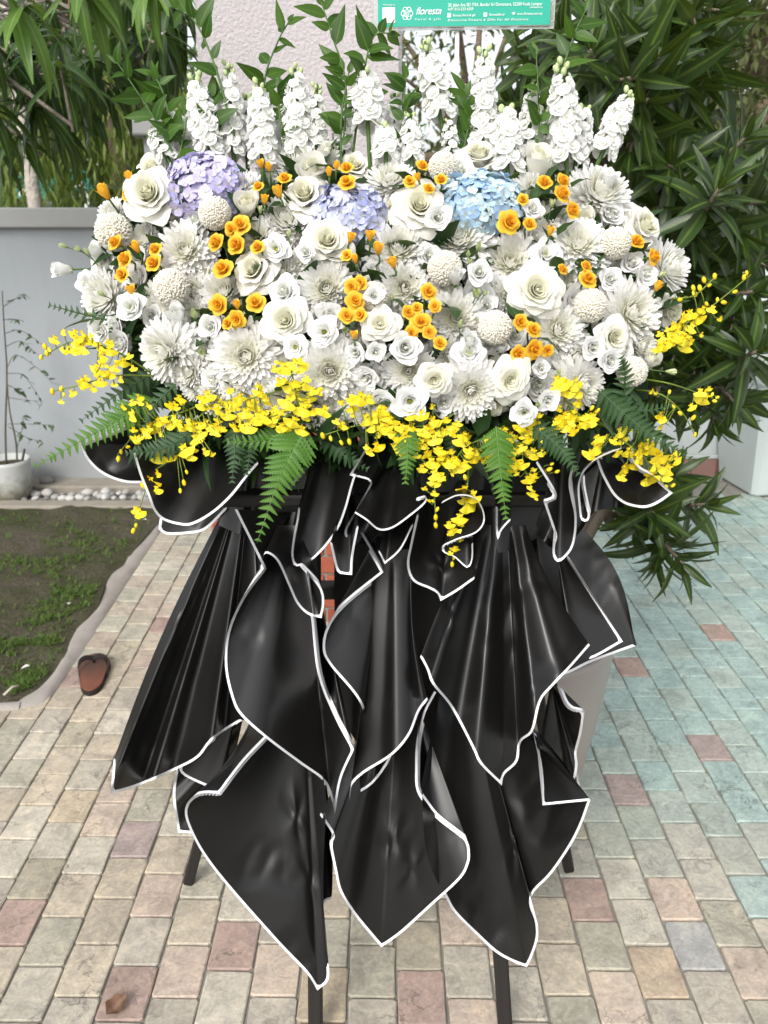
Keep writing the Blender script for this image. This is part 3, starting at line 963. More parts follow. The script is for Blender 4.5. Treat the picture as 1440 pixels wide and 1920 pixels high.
link('stem', sm.mesh('stem', M_twig), sap)
lfm = leaf(MB(), .04, .019, .3, .2, 'ovate', nv=4).mesh('leaf', M_sap)
rr = random.Random(3)
for ln in lines[2:]:
    pts = spline([S(a, b) for a, b in ln], 12)
    for k in range(4, 12, 1):
        if True:
            M = Matrix.Translation(pts[k]) @ Euler((rr.uniform(-.9, .2), rr.uniform(-.4, .4), rr.uniform(0, 6.28))).to_matrix().to_4x4() @ Matrix.Scale(rr.uniform(.6, 1.35), 4)
            link('leaf', lfm, sap, M)
M_black = plain('black_plastic', C(.012, .012, .013), .4, .4)
a, b = S(39, 880), S(46, 842)
link('plant_label', MB().tube([a, b], .006, 6).mesh('plant_label', M_black), sap)

# brown flip-flop and a dry leaf
hl, toe = ground(171, 1306), ground(181, 1236)
ang = math.atan2(toe.y - hl.y, toe.x - hl.x)
fl = thing('flip_flop', 'single worn brown flip-flop lying on the paving at left', 'flip-flop', Matrix.Translation((hl.x, hl.y, .002)) @ Matrix.Rotation(ang, 4, 'Z'))
Ls = (toe - hl).length
def sole(m, z0, z1, ins):
    pts = []
    for k in range(40):
        a_ = 2 * PI * k / 40
        x = Ls / 2 * (1 - math.cos(a_)); tt = x / Ls
        hw = (.040 + .014 * sstep(.25, .75, tt)) * (1 - abs(2 * tt - 1) ** 3.2) ** .5
        y = hw * (1 if math.sin(a_) >= 0 else -1) * (1 if 0 < k < 40 and k != 20 else 0)
        c = Vector((Ls / 2, 0)); q = Vector((x, y))
        if (q - c).length > 0:
            q = c + (q - c) * (1 - ins / max(.03, (q - c).length))
        pts.append(q)
    n = len(pts)
    vs_ = [(p.x, p.y, z0) for p in pts] + [(p.x, p.y, z1 + .012 * (p.x / Ls - .45) ** 2) for p in pts]
    m.add(vs_, [(i, (i + 1) % n, n + (i + 1) % n, n + i) for i in range(n)] + [tuple(range(n - 1, -1, -1)), tuple(range(n, 2 * n))])
    return m
link('sole', sole(MB(), 0, .015, 0).mesh('sole', plain('sole_rubber', C(.018, .014, .013), .7, .3), False), fl)
t = NT('worn_footbed')
cx_ = t.n('SeparateXYZ'); t.l(t.coord(), cx_.inputs[0])
wear = t.noise(18, 4, .6, t.coord())
t.set(t.mix(t.ramp(t.math('ADD', cx_.outputs['X'], t.math('MULTIPLY', wear, .09)), [(.10, C(0, 0, 0)), (.19, C(1, 1, 1))]), C(.17, .062, .034), C(.085, .042, .028)), .55, .4)
link('footbed', sole(MB(), .0152, .021, .003).mesh('footbed', t.m, False), fl)
M_strap = plain('brown_strap', C(.012, .007, .006), .45, .5)
stp = MB()
for s in (-1, 1):
    pts = spline([(Ls * .70, 0, .046), (Ls * .68, s * .024, .054), (Ls * .58, s * .046, .048), (Ls * .36, s * .051, .012)], 12)
    def band(u, v, pts=pts, s=s):
        k = int(round(u * 11)); p = pts[k]
        w = (.016 + .012 * u) * (v - .5)
        return (p.x + w * .9, p.y, p.z + w * .35)
    stp.grid(11, 2, band)
    stp.grid(11, 2, lambda u, v, b_=band: (b_(u, v)[0], b_(u, v)[1] * .97, b_(u, v)[2] - .003))
stp.tube([(Ls * .74, 0, .018), (Ls * .70, 0, .046)], .0045, 6)
link('strap', stp.mesh('strap', M_strap), fl)

M_dry = leaf_mat('dry_leaf', C(.13, .065, .04), C(.13, .065, .04), C(.2, .12, .08), .6, .1)
dl = ground(200, 1905)
m = leaf(MB(), .052, .042, -1.0, .5, 'ovate', nv=8, wave=.12)
thing('dry_leaf', 'small curled brown dry leaf on a red paver at the bottom left', 'leaf', Matrix.Translation((dl.x, dl.y, .004)) @ Matrix.Rotation(-.85, 4, 'Z'), None, m.mesh('dry_leaf', M_dry))
M_fallen = plain('fallen_petal', C(.7, .68, .62), .6, .3)
lt = leaf(MB(), .03, .016, .5, .4, 'ovate', nv=4).mesh('fallen_petal', M_fallen)
for (px, py, a_, lab) in [(130, 1146, 0, 'pale fallen petal lying on bare soil in the middle of the lawn'), (58, 1262, 2, 'pale fallen petal in the grass near the front of the lawn'), (275, 985, 1, 'pale fallen petal on soil beside the far kerb')]:
    q = ground(px, py)
    thing('fallen_petal', lab, 'petal', Matrix.Translation((q.x, q.y, .03)) @ Matrix.Rotation(a_, 4, 'Z'), 'fallen petals on the lawn', lt)
a, b = ground(10, 1318), ground(38, 1300)
thing('dry_twig', 'pale dry twig lying at the front corner of the lawn', 'twig', None, None, MB().tube([a + Vector((0, 0, .03)), (a + b) / 2 + Vector((0, .01, .036)), b + Vector((0, 0, .03))], .004, 5).mesh('dry_twig', plain('pale_twig', C(.5, .45, .38), .9, .2)))
# ------------------------------------------------------------------ stand, sign and black paper
M_wood = NT('black_stained_wood')
mp = M_wood.n('Mapping'); mp.inputs['Scale'].default_value = (60, 60, 3); M_wood.l(M_wood.coord(), mp.inputs['Vector'])
gr = M_wood.noise(2, 5, .6, mp.outputs[0])
M_wood.set(M_wood.mix(gr, C(.006, .006, .006), C(.022, .019, .017)), .6, .35)
M_wood.bump(gr, .3, .003)
stand = thing('flower_stand', 'black wooden four legged stand carrying the flowers, legs showing below the paper', 'stand', Matrix.Translation((0, 1.2, 0)))
so = Vector((0, 1.2, 0))
def leg(a, b, w):
    a, b = Vector(a) - so, Vector(b) - so
    d = (b - a); L = d.length
    M = frame(a, d, 0, 1, up=(0, 1, 0))
    link('leg', MB().bbox(-w, w, -w, w, 0, L, w * .35).mesh('leg', M_wood.m, False), stand, M)
lf, rf = ground(352, 1660), ground(1068, 1636)
leg((lf.x, lf.y + .01, 0), (-.16, 1.29, 1.05), .0125)
leg((rf.x, rf.y + .01, 0), (.20, 1.29, 1.05), .0125)
def on_leg(px, py, Y, px2, py2, Y2):
    return P(px, py, Y), P(px2, py2, Y2)
a0 = ground(592, 1952); d = P(588, 1300, 1.205) - a0
leg(a0, a0 + d * (1.05 / d.z), .0135)
a1 = ground(949, 1952); d = P(905, 1300, 1.205) - a1
leg(a1, a1 + d * (1.05 / d.z), .0135)
link('cross_rail', MB().bbox(-.18, .22, .125, .15, .82, .85, .004).mesh('cross_rail', M_wood.m, False), stand)
link('shelf', MB().bbox(-.26, .28, .0, .16, 1.05, 1.07, .004).mesh('shelf', M_wood.m, False), stand)

# sign on a white pole
SY = 1.45
sl, sr = P(708.5, 51.5, SY), P(1030, 47.0, SY)
sx = (sr - sl).normalized(); SWm = (sr - sl).length
tilt_up = Vector((0, -.02, 1)); sz = (tilt_up - sx * tilt_up.dot(sx)).normalized(); sn = sz.cross(sx)   # sn points away from camera
R = Matrix((sx, sn, sz)).transposed().to_4x4(); R.translation = sl
sign = thing('sign_board', 'laminated sign board with a green floresta strip at the top edge', 'sign', R)
k = SWm / 321.5                                     # metres per photo pixel on the sign
M_signw = plain('sign_white', C(.80, .79, .77), .35, .5, None, .02)
M_green = plain('sign_green', C(.012, .36, .255), .35, .5, None, .03)
M_ink = plain('sign_ink_white', C(.82, .84, .83), .5, .3, None, .01)
M_inkd = plain('sign_ink_green', C(.012, .36, .255), .5, .3, None, .01)
t = NT('clear_laminate'); t.set(C(.75, .78, .76), .12, .5); t.b.inputs['Transmission Weight'].default_value = .75; t.b.inputs['IOR'].default_value = 1.12
link('laminate', MB().bbox(-9 * k, 331 * k, .0012, .0032, -5.5 * k, 330 * k, .001).mesh('laminate', t.m, False), sign)
link('board', MB().box(0, SWm, -.0010, .0008, -.6 * k, 322 * k).mesh('board', M_signw, False), sign)
link('green_strip', MB().box(.3 * k, SWm - .3 * k, -.0019, -.0012, .3 * k, 44.5 * k).mesh('green_strip', M_green, False), sign)
def text(body, x, z, h, mat, shear=0.0, sp=1.0, width=None, name='lettering', off=-.0024):
    cu = bpy.data.curves.new('txt', 'FONT')
    cu.body = body; cu.size = h; cu.shear = shear; cu.space_character = sp; cu.extrude = .0002
    ob = bpy.data.objects.new('txt', cu); COL.objects.link(ob)
    bpy.context.view_layer.update()
    me = bpy.data.meshes.new_from_object(ob.evaluated_get(bpy.context.evaluated_depsgraph_get()))
    bpy.data.objects.remove(ob); bpy.data.curves.remove(cu)
    me.materials.clear(); me.materials.append(mat)
    sxx = 1.0
    if width:
        xs = [v.co.x for v in me.vertices]
        sxx = width / max(1e-6, max(xs) - min(xs))
    M = Matrix.Translation((x, off, z)) @ Matrix.Rotation(PI / 2, 4, 'X') @ Matrix.Diagonal((sxx, 1, 1, 1))
    return link(name, me, sign, M)
def sp_(x, y):   # zoomed sign pixels (4.114x, from 700,0) -> sign coordinates
    return (x / 4.114 - 8.5) * k, (51.5 - y / 4.114 - (x / 4.114 - 8.5) * .014) * k
x, z = sp_(325, 127); text('floresta', x, z, 17 * k, M_ink, .35, .95, 47 * k)
x, z = sp_(320, 165); text('floral & gift', x, z, 4.6 * k, M_ink, 0, 1.5, 48 * k)
x, z = sp_(572, 74); text('28, Jalan Ara SD 7/5A, Bandar Sri Damansara, 52200 Kuala Lumpur', x, z, 7.4 * k, M_ink, 0, 1, 175 * k)
x, z = sp_(572, 101); text('H/P: 012-233 6359', x, z, 6.6 * k, M_ink, 0, 1, 47 * k)
x, z = sp_(1196, 84); text('(200702003-D)', x, z, 3.4 * k, M_ink, 0, 1, 24 * k)
x, z = sp_(612, 140); text('floresta floral & gift', x, z, 5.4 * k, M_ink, 0, 1, 42 * k)
x, z = sp_(890, 134); text('florestafloral', x, z, 5.4 * k, M_ink, 0, 1, 28 * k)
x, z = sp_(1104, 128); text('www.floresta.com.my', x, z, 5.4 * k, M_ink, 0, 1, 47 * k)
x, z = sp_(572, 172); text('Distinctive Flowers & Gifts For All Occasions', x, z, 5.4 * k, M_ink, .2, 1.25, 150 * k)
x, z = sp_(76, 68); text('WhatsApp us', x, z, 3.2 * k, M_ink, 0, 1, 22 * k)
x0, z0 = sp_(72, 184); x1, z1 = sp_(168, 80)
link('white_square', MB().box(x0, x1, -.0026, -.0021, z0, z1).mesh('white_square', M_ink, False), sign)
def flat_ring(cx, cz, r, w, mat, a0=0, a1=2 * PI, name='emblem', wob=0, n=28):
    m = MB()
    def fn(u, v):
        a = lerp(a0, a1, u); q = r + w * (v - .5) + wob * math.sin(a * 5)
        return (cx + q * math.cos(a), -.0024, cz + q * math.sin(a))
    m.grid(n, 1, fn)
    return m
x, z = sp_(260, 120)
em = MB()
for kk in range(6):
    a = kk * PI / 3
    em.merge(flat_ring(x + 6.2 * k * math.cos(a), z + 6.2 * k * math.sin(a), 4.6 * k, 1.1 * k, M_ink, a - 1.9, a + 1.9))
em.merge(flat_ring(x, z, 5.6 * k, 1.0 * k, M_ink, .3, 5.5)); em.merge(flat_ring(x, z, 3.4 * k, .9 * k, M_ink, 2, 7.6)); em.merge(flat_ring(x + .4 * k, z, 1.5 * k, .9 * k, M_ink, .5, 5))
link('rose_emblem', em.mesh('rose_emblem', M_ink, False), sign)
x, z = sp_(569, 146); link('social_icon', MB().box(x, x + 6.6 * k, -.0026, -.0021, z, z + 7 * k).mesh('social_icon', M_ink, False), sign)
text('f', x + 2 * k, z + .6 * k, 8 * k, M_inkd, off=-.0030)
x, z = sp_(860, 127)
ic = MB(); ic.merge(flat_ring(x, z, 1.8 * k, .9 * k, M_ink))
for (a, b, c, d) in ((-3.3, 3.3, -3.3, -2.5), (-3.3, 3.3, 2.5, 3.3), (-3.3, -2.5, -2.5, 2.5), (2.5, 3.3, -2.5, 2.5)):
    ic.box(x + a * k, x + b * k, -.0026, -.0022, z + c * k, z + d * k)
link('camera_icon', ic.mesh('camera_icon', M_ink, False), sign)
x, z = sp_(1076, 130)
ic = MB()
for q in (1.2, 2.9, 4.6):
    ic.merge(flat_ring(x, z, q * k, 1.1 * k, M_ink, PI * .25, PI * .75, n=10))
link('signal_icon', ic.mesh('signal_icon', M_ink, False), sign)
a, b = P(858, 30, SY + .01), P(851, 420, SY + .01)
pole = thing('sign_pole', 'thin white pole holding the sign above the white stock flowers', 'pole', Matrix.Translation(b))
link('rod', MB().tube([Vector((0, 0, -.05)), a - b], .0036, 8).mesh('rod', M_white), pole)
link('clip', MB().bbox(-.01, .01, -.004, .006, -.02, .01, .002).mesh('clip', M_white, False), pole, Matrix.Translation(a - b))

# black wrapping paper with a printed white border
t = NT('black_wrapping_paper')
dist = t.ga()
v = t.pos()
edge = t.ramp(t.math('ADD', dist, 0.0), [(0, C(1, 1, 1)), (.49, C(1, 1, 1)), (.51, C(0, 0, 0))])
n1 = t.noise(2.5, 3, .5, v)
col = t.mix(n1, C(.0045, .0042, .0042), C(.009, .0085, .008))
t.set(t.mix(edge, col, C(.80, .80, .82)), t.mix(edge, t.ramp(t.noise(5, 3, .5, v), [(.3, C(.32, .32, .32)), (.7, C(.43, .43, .43))]), C(.5, .5, .5)), .46)
vor = t.n('TexVoronoi', feature='F1'); vor.inputs['Scale'].default_value = 7; t.l(v, vor.inputs['Vector'])
crum = t.math('ADD', t.math('MULTIPLY', t.math('MULTIPLY', vor.outputs['Distance'], t.ramp(t.noise(4, 2, .5, v), [(.52, C(0, 0, 0)), (.66, C(1, 1, 1))])), .5), t.math('MULTIPLY', t.noise(9, 2, .45, v), .35))
t.bump(crum, .14, .015)
M_paper = t.m

def polyline(pts, step=7.0):
    """px polyline; a point with third value 'c' is a sharp corner"""
    segs, cur = [], [pts[0]]
    for p in pts[1:]:
        cur.append(p)
        if len(p) > 2 and p[2] == 'c':
            segs.append(cur); cur = [p]
    if len(cur) > 1:
        segs.append(cur)
    out = []
    for s in segs:
        q = [Vector((a[0], a[1], 0)) for a in s]
        L = sum((q[i + 1] - q[i]).length for i in range(len(q) - 1))
        n = max(3, int(L / step) + 1)
        if len(q) > 2:
            d = spline(q, max(n * 4, 12))
        else:
            d = [q[0].lerp(q[1], i / 40) for i in range(41)]
        acc = [0]
        for i in range(len(d) - 1):
            acc.append(acc[-1] + (d[i + 1] - d[i]).length)
        for i in range(n):
            if out and i == 0:
                continue
            tt = acc[-1] * i / (n - 1)
            kx = max(0, min(len(d) - 2, next((j for j in range(len(acc) - 1) if acc[j + 1] >= tt), len(d) - 2)))
            f = (tt - acc[kx]) / max(1e-6, acc[kx + 1] - acc[kx])
            out.append(d[kx].lerp(d[kx + 1], f))
    return out

def sheet(label, G, hem, Yg, Yh, amp=.014, freq=5.0, seed=0, roll=0.0, bl=0.0, br=0.0, nv=44, bw=4.5, skip=(0, 0), dents=(), hw=0.0):
    """a pleated sheet fanning from its gathered top G to its free hem"""
    rr = random.Random(seed * 13 + 5)
    H = polyline(hem)
    N = len(H)
    L = [0.0]
    for i in range(N - 1):
        L.append(L[-1] + (H[i + 1] - H[i]).length)
    U = [x / L[-1] for x in L]
    g0 = Vector((G[0], G[1], 0)); g1 = Vector((G[2], G[3], 0)) if len(G) > 2 else g0
    ph = [rr.uniform(0, 6.28) for _ in range(4)]
    nk = max(3, int(freq * 1.1) + 2)
    ks = sorted([0, 1] + [min(.98, max(.02, (k + .5 + rr.uniform(-.75, .75)) / nk)) for k in range(nk)])
    kv = [rr.choice((.35, .6, 1, 1)) * rr.uniform(.7, 1) * (1 if k % 2 else -1) for k in range(len(ks))]
    def fold(u):
        """crisp pleats: straight facets between irregular ridges, a little softened"""
        u = min(1, max(0, u)); acc = 0
        for du in (-.014, 0, .014):
            w = min(1, max(0, u + du))
            k = max(0, min(len(ks) - 2, next((q for q in range(len(ks) - 1) if ks[q + 1] >= w), len(ks) - 2)))
            t_ = (w - ks[k]) / max(1e-6, ks[k + 1] - ks[k])
            t_ = lerp(t_, t_ * t_ * (3 - 2 * t_), 1 if k % 3 else .35)
            acc += lerp(kv[k], kv[k + 1], t_)
        return acc / 3
    verts, px = [], []
    hp, gp = [], []
    for i in range(N):
        g = g0.lerp(g1, U[i])
        A = amp * 1.7 * min(1.0, (H[i] - g).length / 260 + .2)
        hp.append(P(H[i].x, H[i].y, Yh - A * fold(U[i]) - roll * math.sin(PI * U[i])))
        gp.append(P(g.x, g.y, Yg))
    for j in range(nv + 1):
        v = j / nv
        for i in range(N):
            u = U[i]
            p = gp[i].lerp(hp[i], v)              # straight rulings: paper bends one way only
            a_, b_, d_ = project(p)
            q = Vector((a_, b_, 0))
            if bl or br:
                d = (H[0] - g0); nrm = Vector((-d.y, d.x, 0)).normalized()
                q = q + nrm * bl * math.sin(PI * v) * max(0, 1 - u * 3) ** 2
                d = (H[-1] - g1); nrm = Vector((d.y, -d.x, 0)).normalized()
                q = q + nrm * br * math.sin(PI * v) * max(0, 1 - (1 - u) * 3) ** 2
            Y = p.y
            mk = noise.noise(Vector((q.x / 120, q.y / 120, seed * 3.1))) - .12
            if mk > 0:                            # crumpled patches
                Y += .021 * mk * noise.voronoi(Vector((q.x / 34 + q.y / 90, q.y / 52, seed * 1.7)))[0][0] * min(1, v * 3)
            for (du, dv, dr, da) in dents:
                ax_, ay_ = (u - du) * 1.5, (v - dv)
                r2 = math.hypot(ax_, ay_) / (dr * 1.3)
                if r2 < 1:
                    th = math.atan2(ay_, ax_)
                    tri = abs((th * 3 / PI + du * 9) % 2 - 1) * 2 - 1
                    Y += da * .38 * (1 - r2) * min(1, r2 * 4) * tri
            verts.append(P(q.x, q.y, Y)); px.append((q.x, q.y))
    pxa = np.array(px, dtype=np.float64)
    i0, i1 = skip[0], N - 1 - skip[1]
    best = np.full(len(pxa), 1e9)
    for i in range(i0, i1):
        a = np.array(H[i][:2]); b = np.array(H[i + 1][:2]); d = b - a
        tt = np.clip(((pxa - a) @ d) / max(1e-9, d @ d), 0, 1)
        best = np.minimum(best, np.hypot(*(pxa - (a + tt[:, None] * d)).T))
    # rows near the hem carry the border; the rest of the sheet only if really close along the sheet too
    vv = np.repeat(np.arange(nv + 1) / nv, N)
    ga = np.clip(best / (2 * bw), 0.001, 2.0)
    fs_ = [(j * N + i, j * N + i + 1, (j + 1) * N + i + 1, (j + 1) * N + i) for j in range(nv) for i in range(N - 1)]
    c = verts[0].copy()
    m = MB(); m.add([p - c for p in verts], fs_, [float(x) for x in ga])
    return thing('paper_sheet', label, 'wrapping paper', Matrix.Translation(c), 'sheets of black wrapping paper', m.mesh('paper_sheet', M_paper))

BP = 'black paper sheet with white border '
# bottom tier
sheet(BP + 'hanging lowest at left over the front left leg', (540, 1320, 590, 1330),
      [(499, 1383), (455, 1430), (411, 1488, 'c'), (382, 1487), (360, 1495), (347, 1516), (352, 1546), (379, 1599), (427, 1662), (517, 1764), (574, 1824), (595, 1857, 'c'), (617, 1832), (610, 1760), (606, 1650), (612, 1500)],
      1.21, 1.035, .014, 2.6, 1, dents=[(.55, .45, .12, .012), (.62, .62, .1, -.01)], skip=(0, 44))
sheet(BP + 'folded back over the bottom left sheet', (500, 1330, 470, 1350), [(499, 1383), (455, 1430), (411, 1488, 'c'), (385, 1487), (362, 1496)], 1.17, 1.045, .004, 1, 2, br=10)
sheet(BP + 'with a square corner above the rear left leg', (455, 1350, 440, 1420), [(330, 1443), (324, 1490), (330, 1535), (334, 1561, 'c'), (370, 1563)], 1.27, 1.22, .008, 2, 3)
sheet(BP + 'whose grey edge slants behind the bottom left fold', (440, 1340), [(400, 1385), (336, 1439), (379, 1471), (420, 1480)], 1.245, 1.20, .004, 1, 4)
sheet(BP + 'at the bottom centre between the two front legs', (720, 1290, 800, 1290),
      [(600, 1528), (624, 1566), (618, 1580), (628, 1633), (638, 1673), (669, 1721), (715, 1776, 'c'), (753, 1749), (806, 1701), (862, 1649), (878, 1621), (881, 1600), (876, 1576), (858, 1560), (822, 1532), (802, 1508), (785, 1480), (783, 1443), (785, 1391), (797, 1339), (818, 1298)],
      1.19, 1.035, .018, 3.0, 5, dents=[(.35, .6, .1, .014), (.42, .78, .1, -.012)])
sheet(BP + 'narrow strip hanging behind the bottom centre', (600, 1480, 612, 1470), [(598, 1530), (602, 1600), (600, 1690), (612, 1688), (622, 1680), (624, 1600), (622, 1540)], 1.2, 1.13, .003, 1, 6, skip=(24, 20))
sheet(BP + 'at the bottom right with its tip right of centre', (825, 1300, 950, 1320),
      [(790, 1470), (800, 1600), (836, 1683), (854, 1713), (894, 1753), (930, 1786), (963, 1804), (988, 1813, 'c'), (999, 1790), (1009, 1757), (1007, 1725), (997, 1697), (1001, 1673), (1035, 1637), (1071, 1584), (1091, 1544), (1107, 1500, 'c'), (1060, 1440), (1003, 1378)],
      1.20, 1.045, .018, 3.3, 7, dents=[(.52, .62, .1, .02)], skip=(30, 22))
sheet(BP + 'folded into a triangle over the bottom right sheet', (1000, 1366, 1008, 1372), [(1001, 1379), (1013, 1443), (1017, 1510, 'c'), (1107, 1501, 'c'), (1085, 1472)], 1.15, 1.02, .003, 1, 8, skip=(0, 5), br=3)
sheet(BP + 'hanging in front of the beige pot', (1000, 1250, 1040, 1240), [(1049, 1286), (1060, 1315), (1072, 1328), (1096, 1333, 'c'), (1090, 1375), (1081, 1411), (1083, 1435), (1076, 1466), (1060, 1480), (1010, 1400)], 1.30, 1.24, .010, 2, 9, skip=(0, 14))
sheet(BP + 'tiny corner beside the rear right leg', (1060, 1420, 1070, 1430), [(1062, 1478), (1088, 1474, 'c'), (1084, 1452)], 1.33, 1.31, .002, 1, 10)
# middle tier
sheet(BP + 'spreading widest to the left over the paving', (425, 945, 480, 945), [(213, 1425), (207, 1489, 'c'), (260, 1473), (330, 1443), (372, 1420), (400, 1386), (452, 1352), (500, 1335), (530, 1300)], 1.28, 1.14, .026, 4.6, 11, bl=12, skip=(0, 14), dents=[(.12, .42, .10, -.016), (.20, .30, .08, .014)])
sheet(BP + 'in front at left with crumpled creases', (540, 960, 575, 960),
      [(440, 955), (495, 1066, 'c'), (455, 1120), (427, 1185), (422, 1250), (435, 1310), (452, 1342), (500, 1385), (560, 1430), (606, 1464), (622, 1500), (628, 1526, 'c'), (640, 1460), (664, 1405, 'c'), (630, 1340), (600, 1262), (588, 1160), (575, 1075)],
      1.20, 1.04, .026, 4.6, 12, dents=[(.66, .55, .07, .016), (.72, .68, .06, -.014), (.60, .68, .06, .012), (.66, .78, .05, -.01)])
sheet(BP + 'turned open left of the shiny centre roll', (690, 1000, 735, 1010), [(676, 999), (719, 1073, 'c'), (646, 1132), (614, 1173), (605, 1214), (618, 1246), (676, 1320), (690, 1400), (700, 1440)], 1.17, 1.06, .012, 2.2, 13, skip=(0, 16))
sheet(BP + 'rolled into a shiny tall cone at the centre', (700, 1030, 775, 1030), [(655, 1503), (659, 1474), (682, 1450), (735, 1416), (768, 1378), (786, 1334), (802, 1312)], 1.14, 1.055, .008, 2.0, 14, roll=.045, bl=-6, br=-14)
sheet(BP + 'whose underside edge peeps out below the centre roll', (720, 1200, 770, 1200), [(656, 1505), (672, 1488), (700, 1468), (728, 1430), (740, 1400)], 1.16, 1.10, .003, 1, 15)
sheet(BP + 'largest in front at right with a tip pointing down', (905, 985, 985, 985),
      [(788, 1232, 'c'), (800, 1255), (811, 1283), (846, 1327), (886, 1403), (900, 1432), (941, 1473, 'c'), (946, 1452), (970, 1428), (977, 1391), (999, 1371), (1014, 1315), (1035, 1288), (1071, 1250), (1106, 1210)],
      1.20, 1.035, .026, 4.3, 16, bl=8, br=-10, dents=[(.06, .6, .12, .016)])
sheet(BP + 'with a straight diagonal border at the right', (1005, 985, 1040, 1000), [(1067, 1045), (1168, 1203, 'c'), (1104, 1236), (1066, 1225)], 1.22, 1.12, .012, 1.6, 17, skip=(0, 6))
sheet(BP + 'bulging out behind the right hand sheets', (1000, 960, 1075, 975), [(1020, 1275), (1066, 1262), (1110, 1241), (1194, 1210, 'c'), (1187, 1187)], 1.27, 1.19, .008, 1.5, 18, br=26, skip=(0, 4))
sheet('plain black paper sheet filling the shadowed gap behind the centre', (626, 945, 1060, 955), [(628, 1330), (700, 1420), (800, 1400), (900, 1400), (1080, 1230)], 1.31, 1.28, .012, 6, 19, bw=.1, skip=(0, 10 ** 6))
# top tier: collars and curled loops
sheet(BP + 'flaring out furthest left under the fern', (300, 815, 320, 860), [(240, 800), (195, 818), (151, 834, 'c'), (160, 857), (179, 879), (204, 895), (236, 905), (268, 906)], 1.27, 1.20, .012, 1.2, 20)
sheet(BP + 'round left collar sheet under the yellow orchids', (390, 790, 470, 800), [(250, 850), (262, 890), (277, 928), (288, 957), (306, 975), (335, 984), (360, 984), (397, 964), (433, 932), (465, 892), (484, 870)], 1.24, 1.10, .012, 1.5, 21)
sheet(BP + 'whose corner shows just below the left collar', (400, 900, 430, 900), [(300, 970), (297, 992, 'c'), (312, 1002), (350, 1001), (385, 993), (425, 955)], 1.27, 1.22, .006, 1, 22)
sheet(BP + 'curled into a loop below the large left fern', (520, 985, 570, 985), [(492, 1047), (498, 1037), (519, 1051), (541, 1098), (556, 1131), (577, 1152), (603, 1159, 'c'), (608, 1127), (600, 1098), (566, 1060)], 1.14, 1.03, .012, 1.6, 23, bw=4.2)
sheet(BP + 'deep U shaped loop right of the large left fern', (590, 840, 660, 850), [(559, 954), (556, 975), (547, 1026), (548, 1051), (556, 1062), (584, 1051), (613, 1022), (635, 990), (649, 954), (660, 914), (667, 892)], 1.2, 1.075, .014, 1.6, 24, bw=3.9)
sheet(BP + 'narrow pointed strip above the centre fold', (645, 930, 665, 930), [(619, 1019), (631, 1069), (642, 1076), (660, 1078, 'c'), (663, 1037), (672, 990)], 1.15, 1.05, .006, 1, 25, bw=4.2)
sheet(BP + 'zigzag edged sheet under the centre orchids', (720, 810, 780, 830), [(687, 838), (655, 891, 'c'), (692, 901), (690, 915), (669, 953), (646, 1003), (690, 1020), (720, 990)], 1.19, 1.09, .012, 2, 26, bw=3.6, skip=(0, 10))
sheet(BP + 'small ruffled loop at the centre', (720, 880, 780, 880), [(665, 962), (687, 976), (710, 994), (737, 990), (770, 967), (797, 944), (800, 932), (783, 936)], 1.16, 1.05, .012, 2.2, 27, bw=3.3)
sheet(BP + 'small V shaped piece below the centre ruffle', (735, 940, 760, 940), [(710, 1035), (721, 1058, 'c'), (751, 1031), (775, 985)], 1.15, 1.08, .004, 1, 28, bw=3.3)
sheet(BP + 'with a curved lip pointing right below the centre ruffle', (800, 935, 880, 940), [(781, 967), (770, 1017), (763, 1058), (774, 1089), (805, 1104), (820, 1113), (826, 1127, 'c'), (858, 1108), (889, 1086, 'c'), (900, 1040), (905, 1000)], 1.15, 1.02, .013, 1.8, 29, bw=4.2, skip=(0, 12), dents=[(.5, .7, .14, .012)])
sheet(BP + 'coiled behind the dangling centre orchid', (860, 900, 880, 900), [(827, 944), (857, 930), (884, 932), (902, 946), (909, 976), (893, 999), (857, 1012), (829, 1026), (832, 1036), (852, 1045), (876, 1065), (886, 1049), (887, 1020)], 1.12, 1.03, .006, 2, 30, bw=2.6)
sheet(BP + 'small pointed pleat below the right hand fern', (925, 900, 960, 900), [(930, 953), (930, 994), (934, 1012), (941, 994), (957, 976)], 1.14, 1.06, .006, 1, 31, bw=3.6)
sheet(BP + 'hanging pocket between the two right ferns', (1030, 830, 1075, 850), [(1005, 868), (1039, 924), (1034, 936), (1019, 940, 'c'), (1038, 995), (1041, 1006), (1036, 1024), (1038, 1046), (1050, 1053), (1072, 1030), (1080, 999), (1081, 964), (1075, 936), (1070, 905), (1075, 877)], 1.2, 1.07, .012, 1.8, 32, bw=4.2)
sheet(BP + 'thin upright loop left of the right collar', (1120, 850, 1130, 860), [(1169, 839), (1125, 858), (1097, 877), (1086, 899), (1083, 920), (1086, 955), (1089, 974), (1100, 978), (1106, 967), (1100, 942), (1094, 911), (1093, 893)], 1.17, 1.08, .003, 1, 33, bw=3.6)
sheet(BP + 'flaring out furthest right over the green leaves', (1125, 845, 1170, 835), [(1119, 864), (1128, 889), (1147, 924), (1166, 942), (1188, 950), (1212, 952), (1237, 942), (1262, 924, 'c'), (1250, 914), (1225, 892), (1200, 880), (1184, 861)], 1.22, 1.10, .012, 1.2, 34)
sheet('plain black paper collar sheet behind the right hand loops', (1090, 830, 1160, 840), [(1000, 990), (1040, 1030), (1085, 1000), (1115, 960), (1170, 950)], 1.24, 1.19, .01, 2, 35, bw=.1, skip=(0, 10 ** 6))
sheet('plain black paper collar sheet behind the left fern and loops', (430, 830, 640, 840), [(410, 985), (470, 1010), (540, 1030), (600, 1000), (640, 1000)], 1.25, 1.21, .012, 3, 36, bw=.1, skip=(0, 10 ** 6))
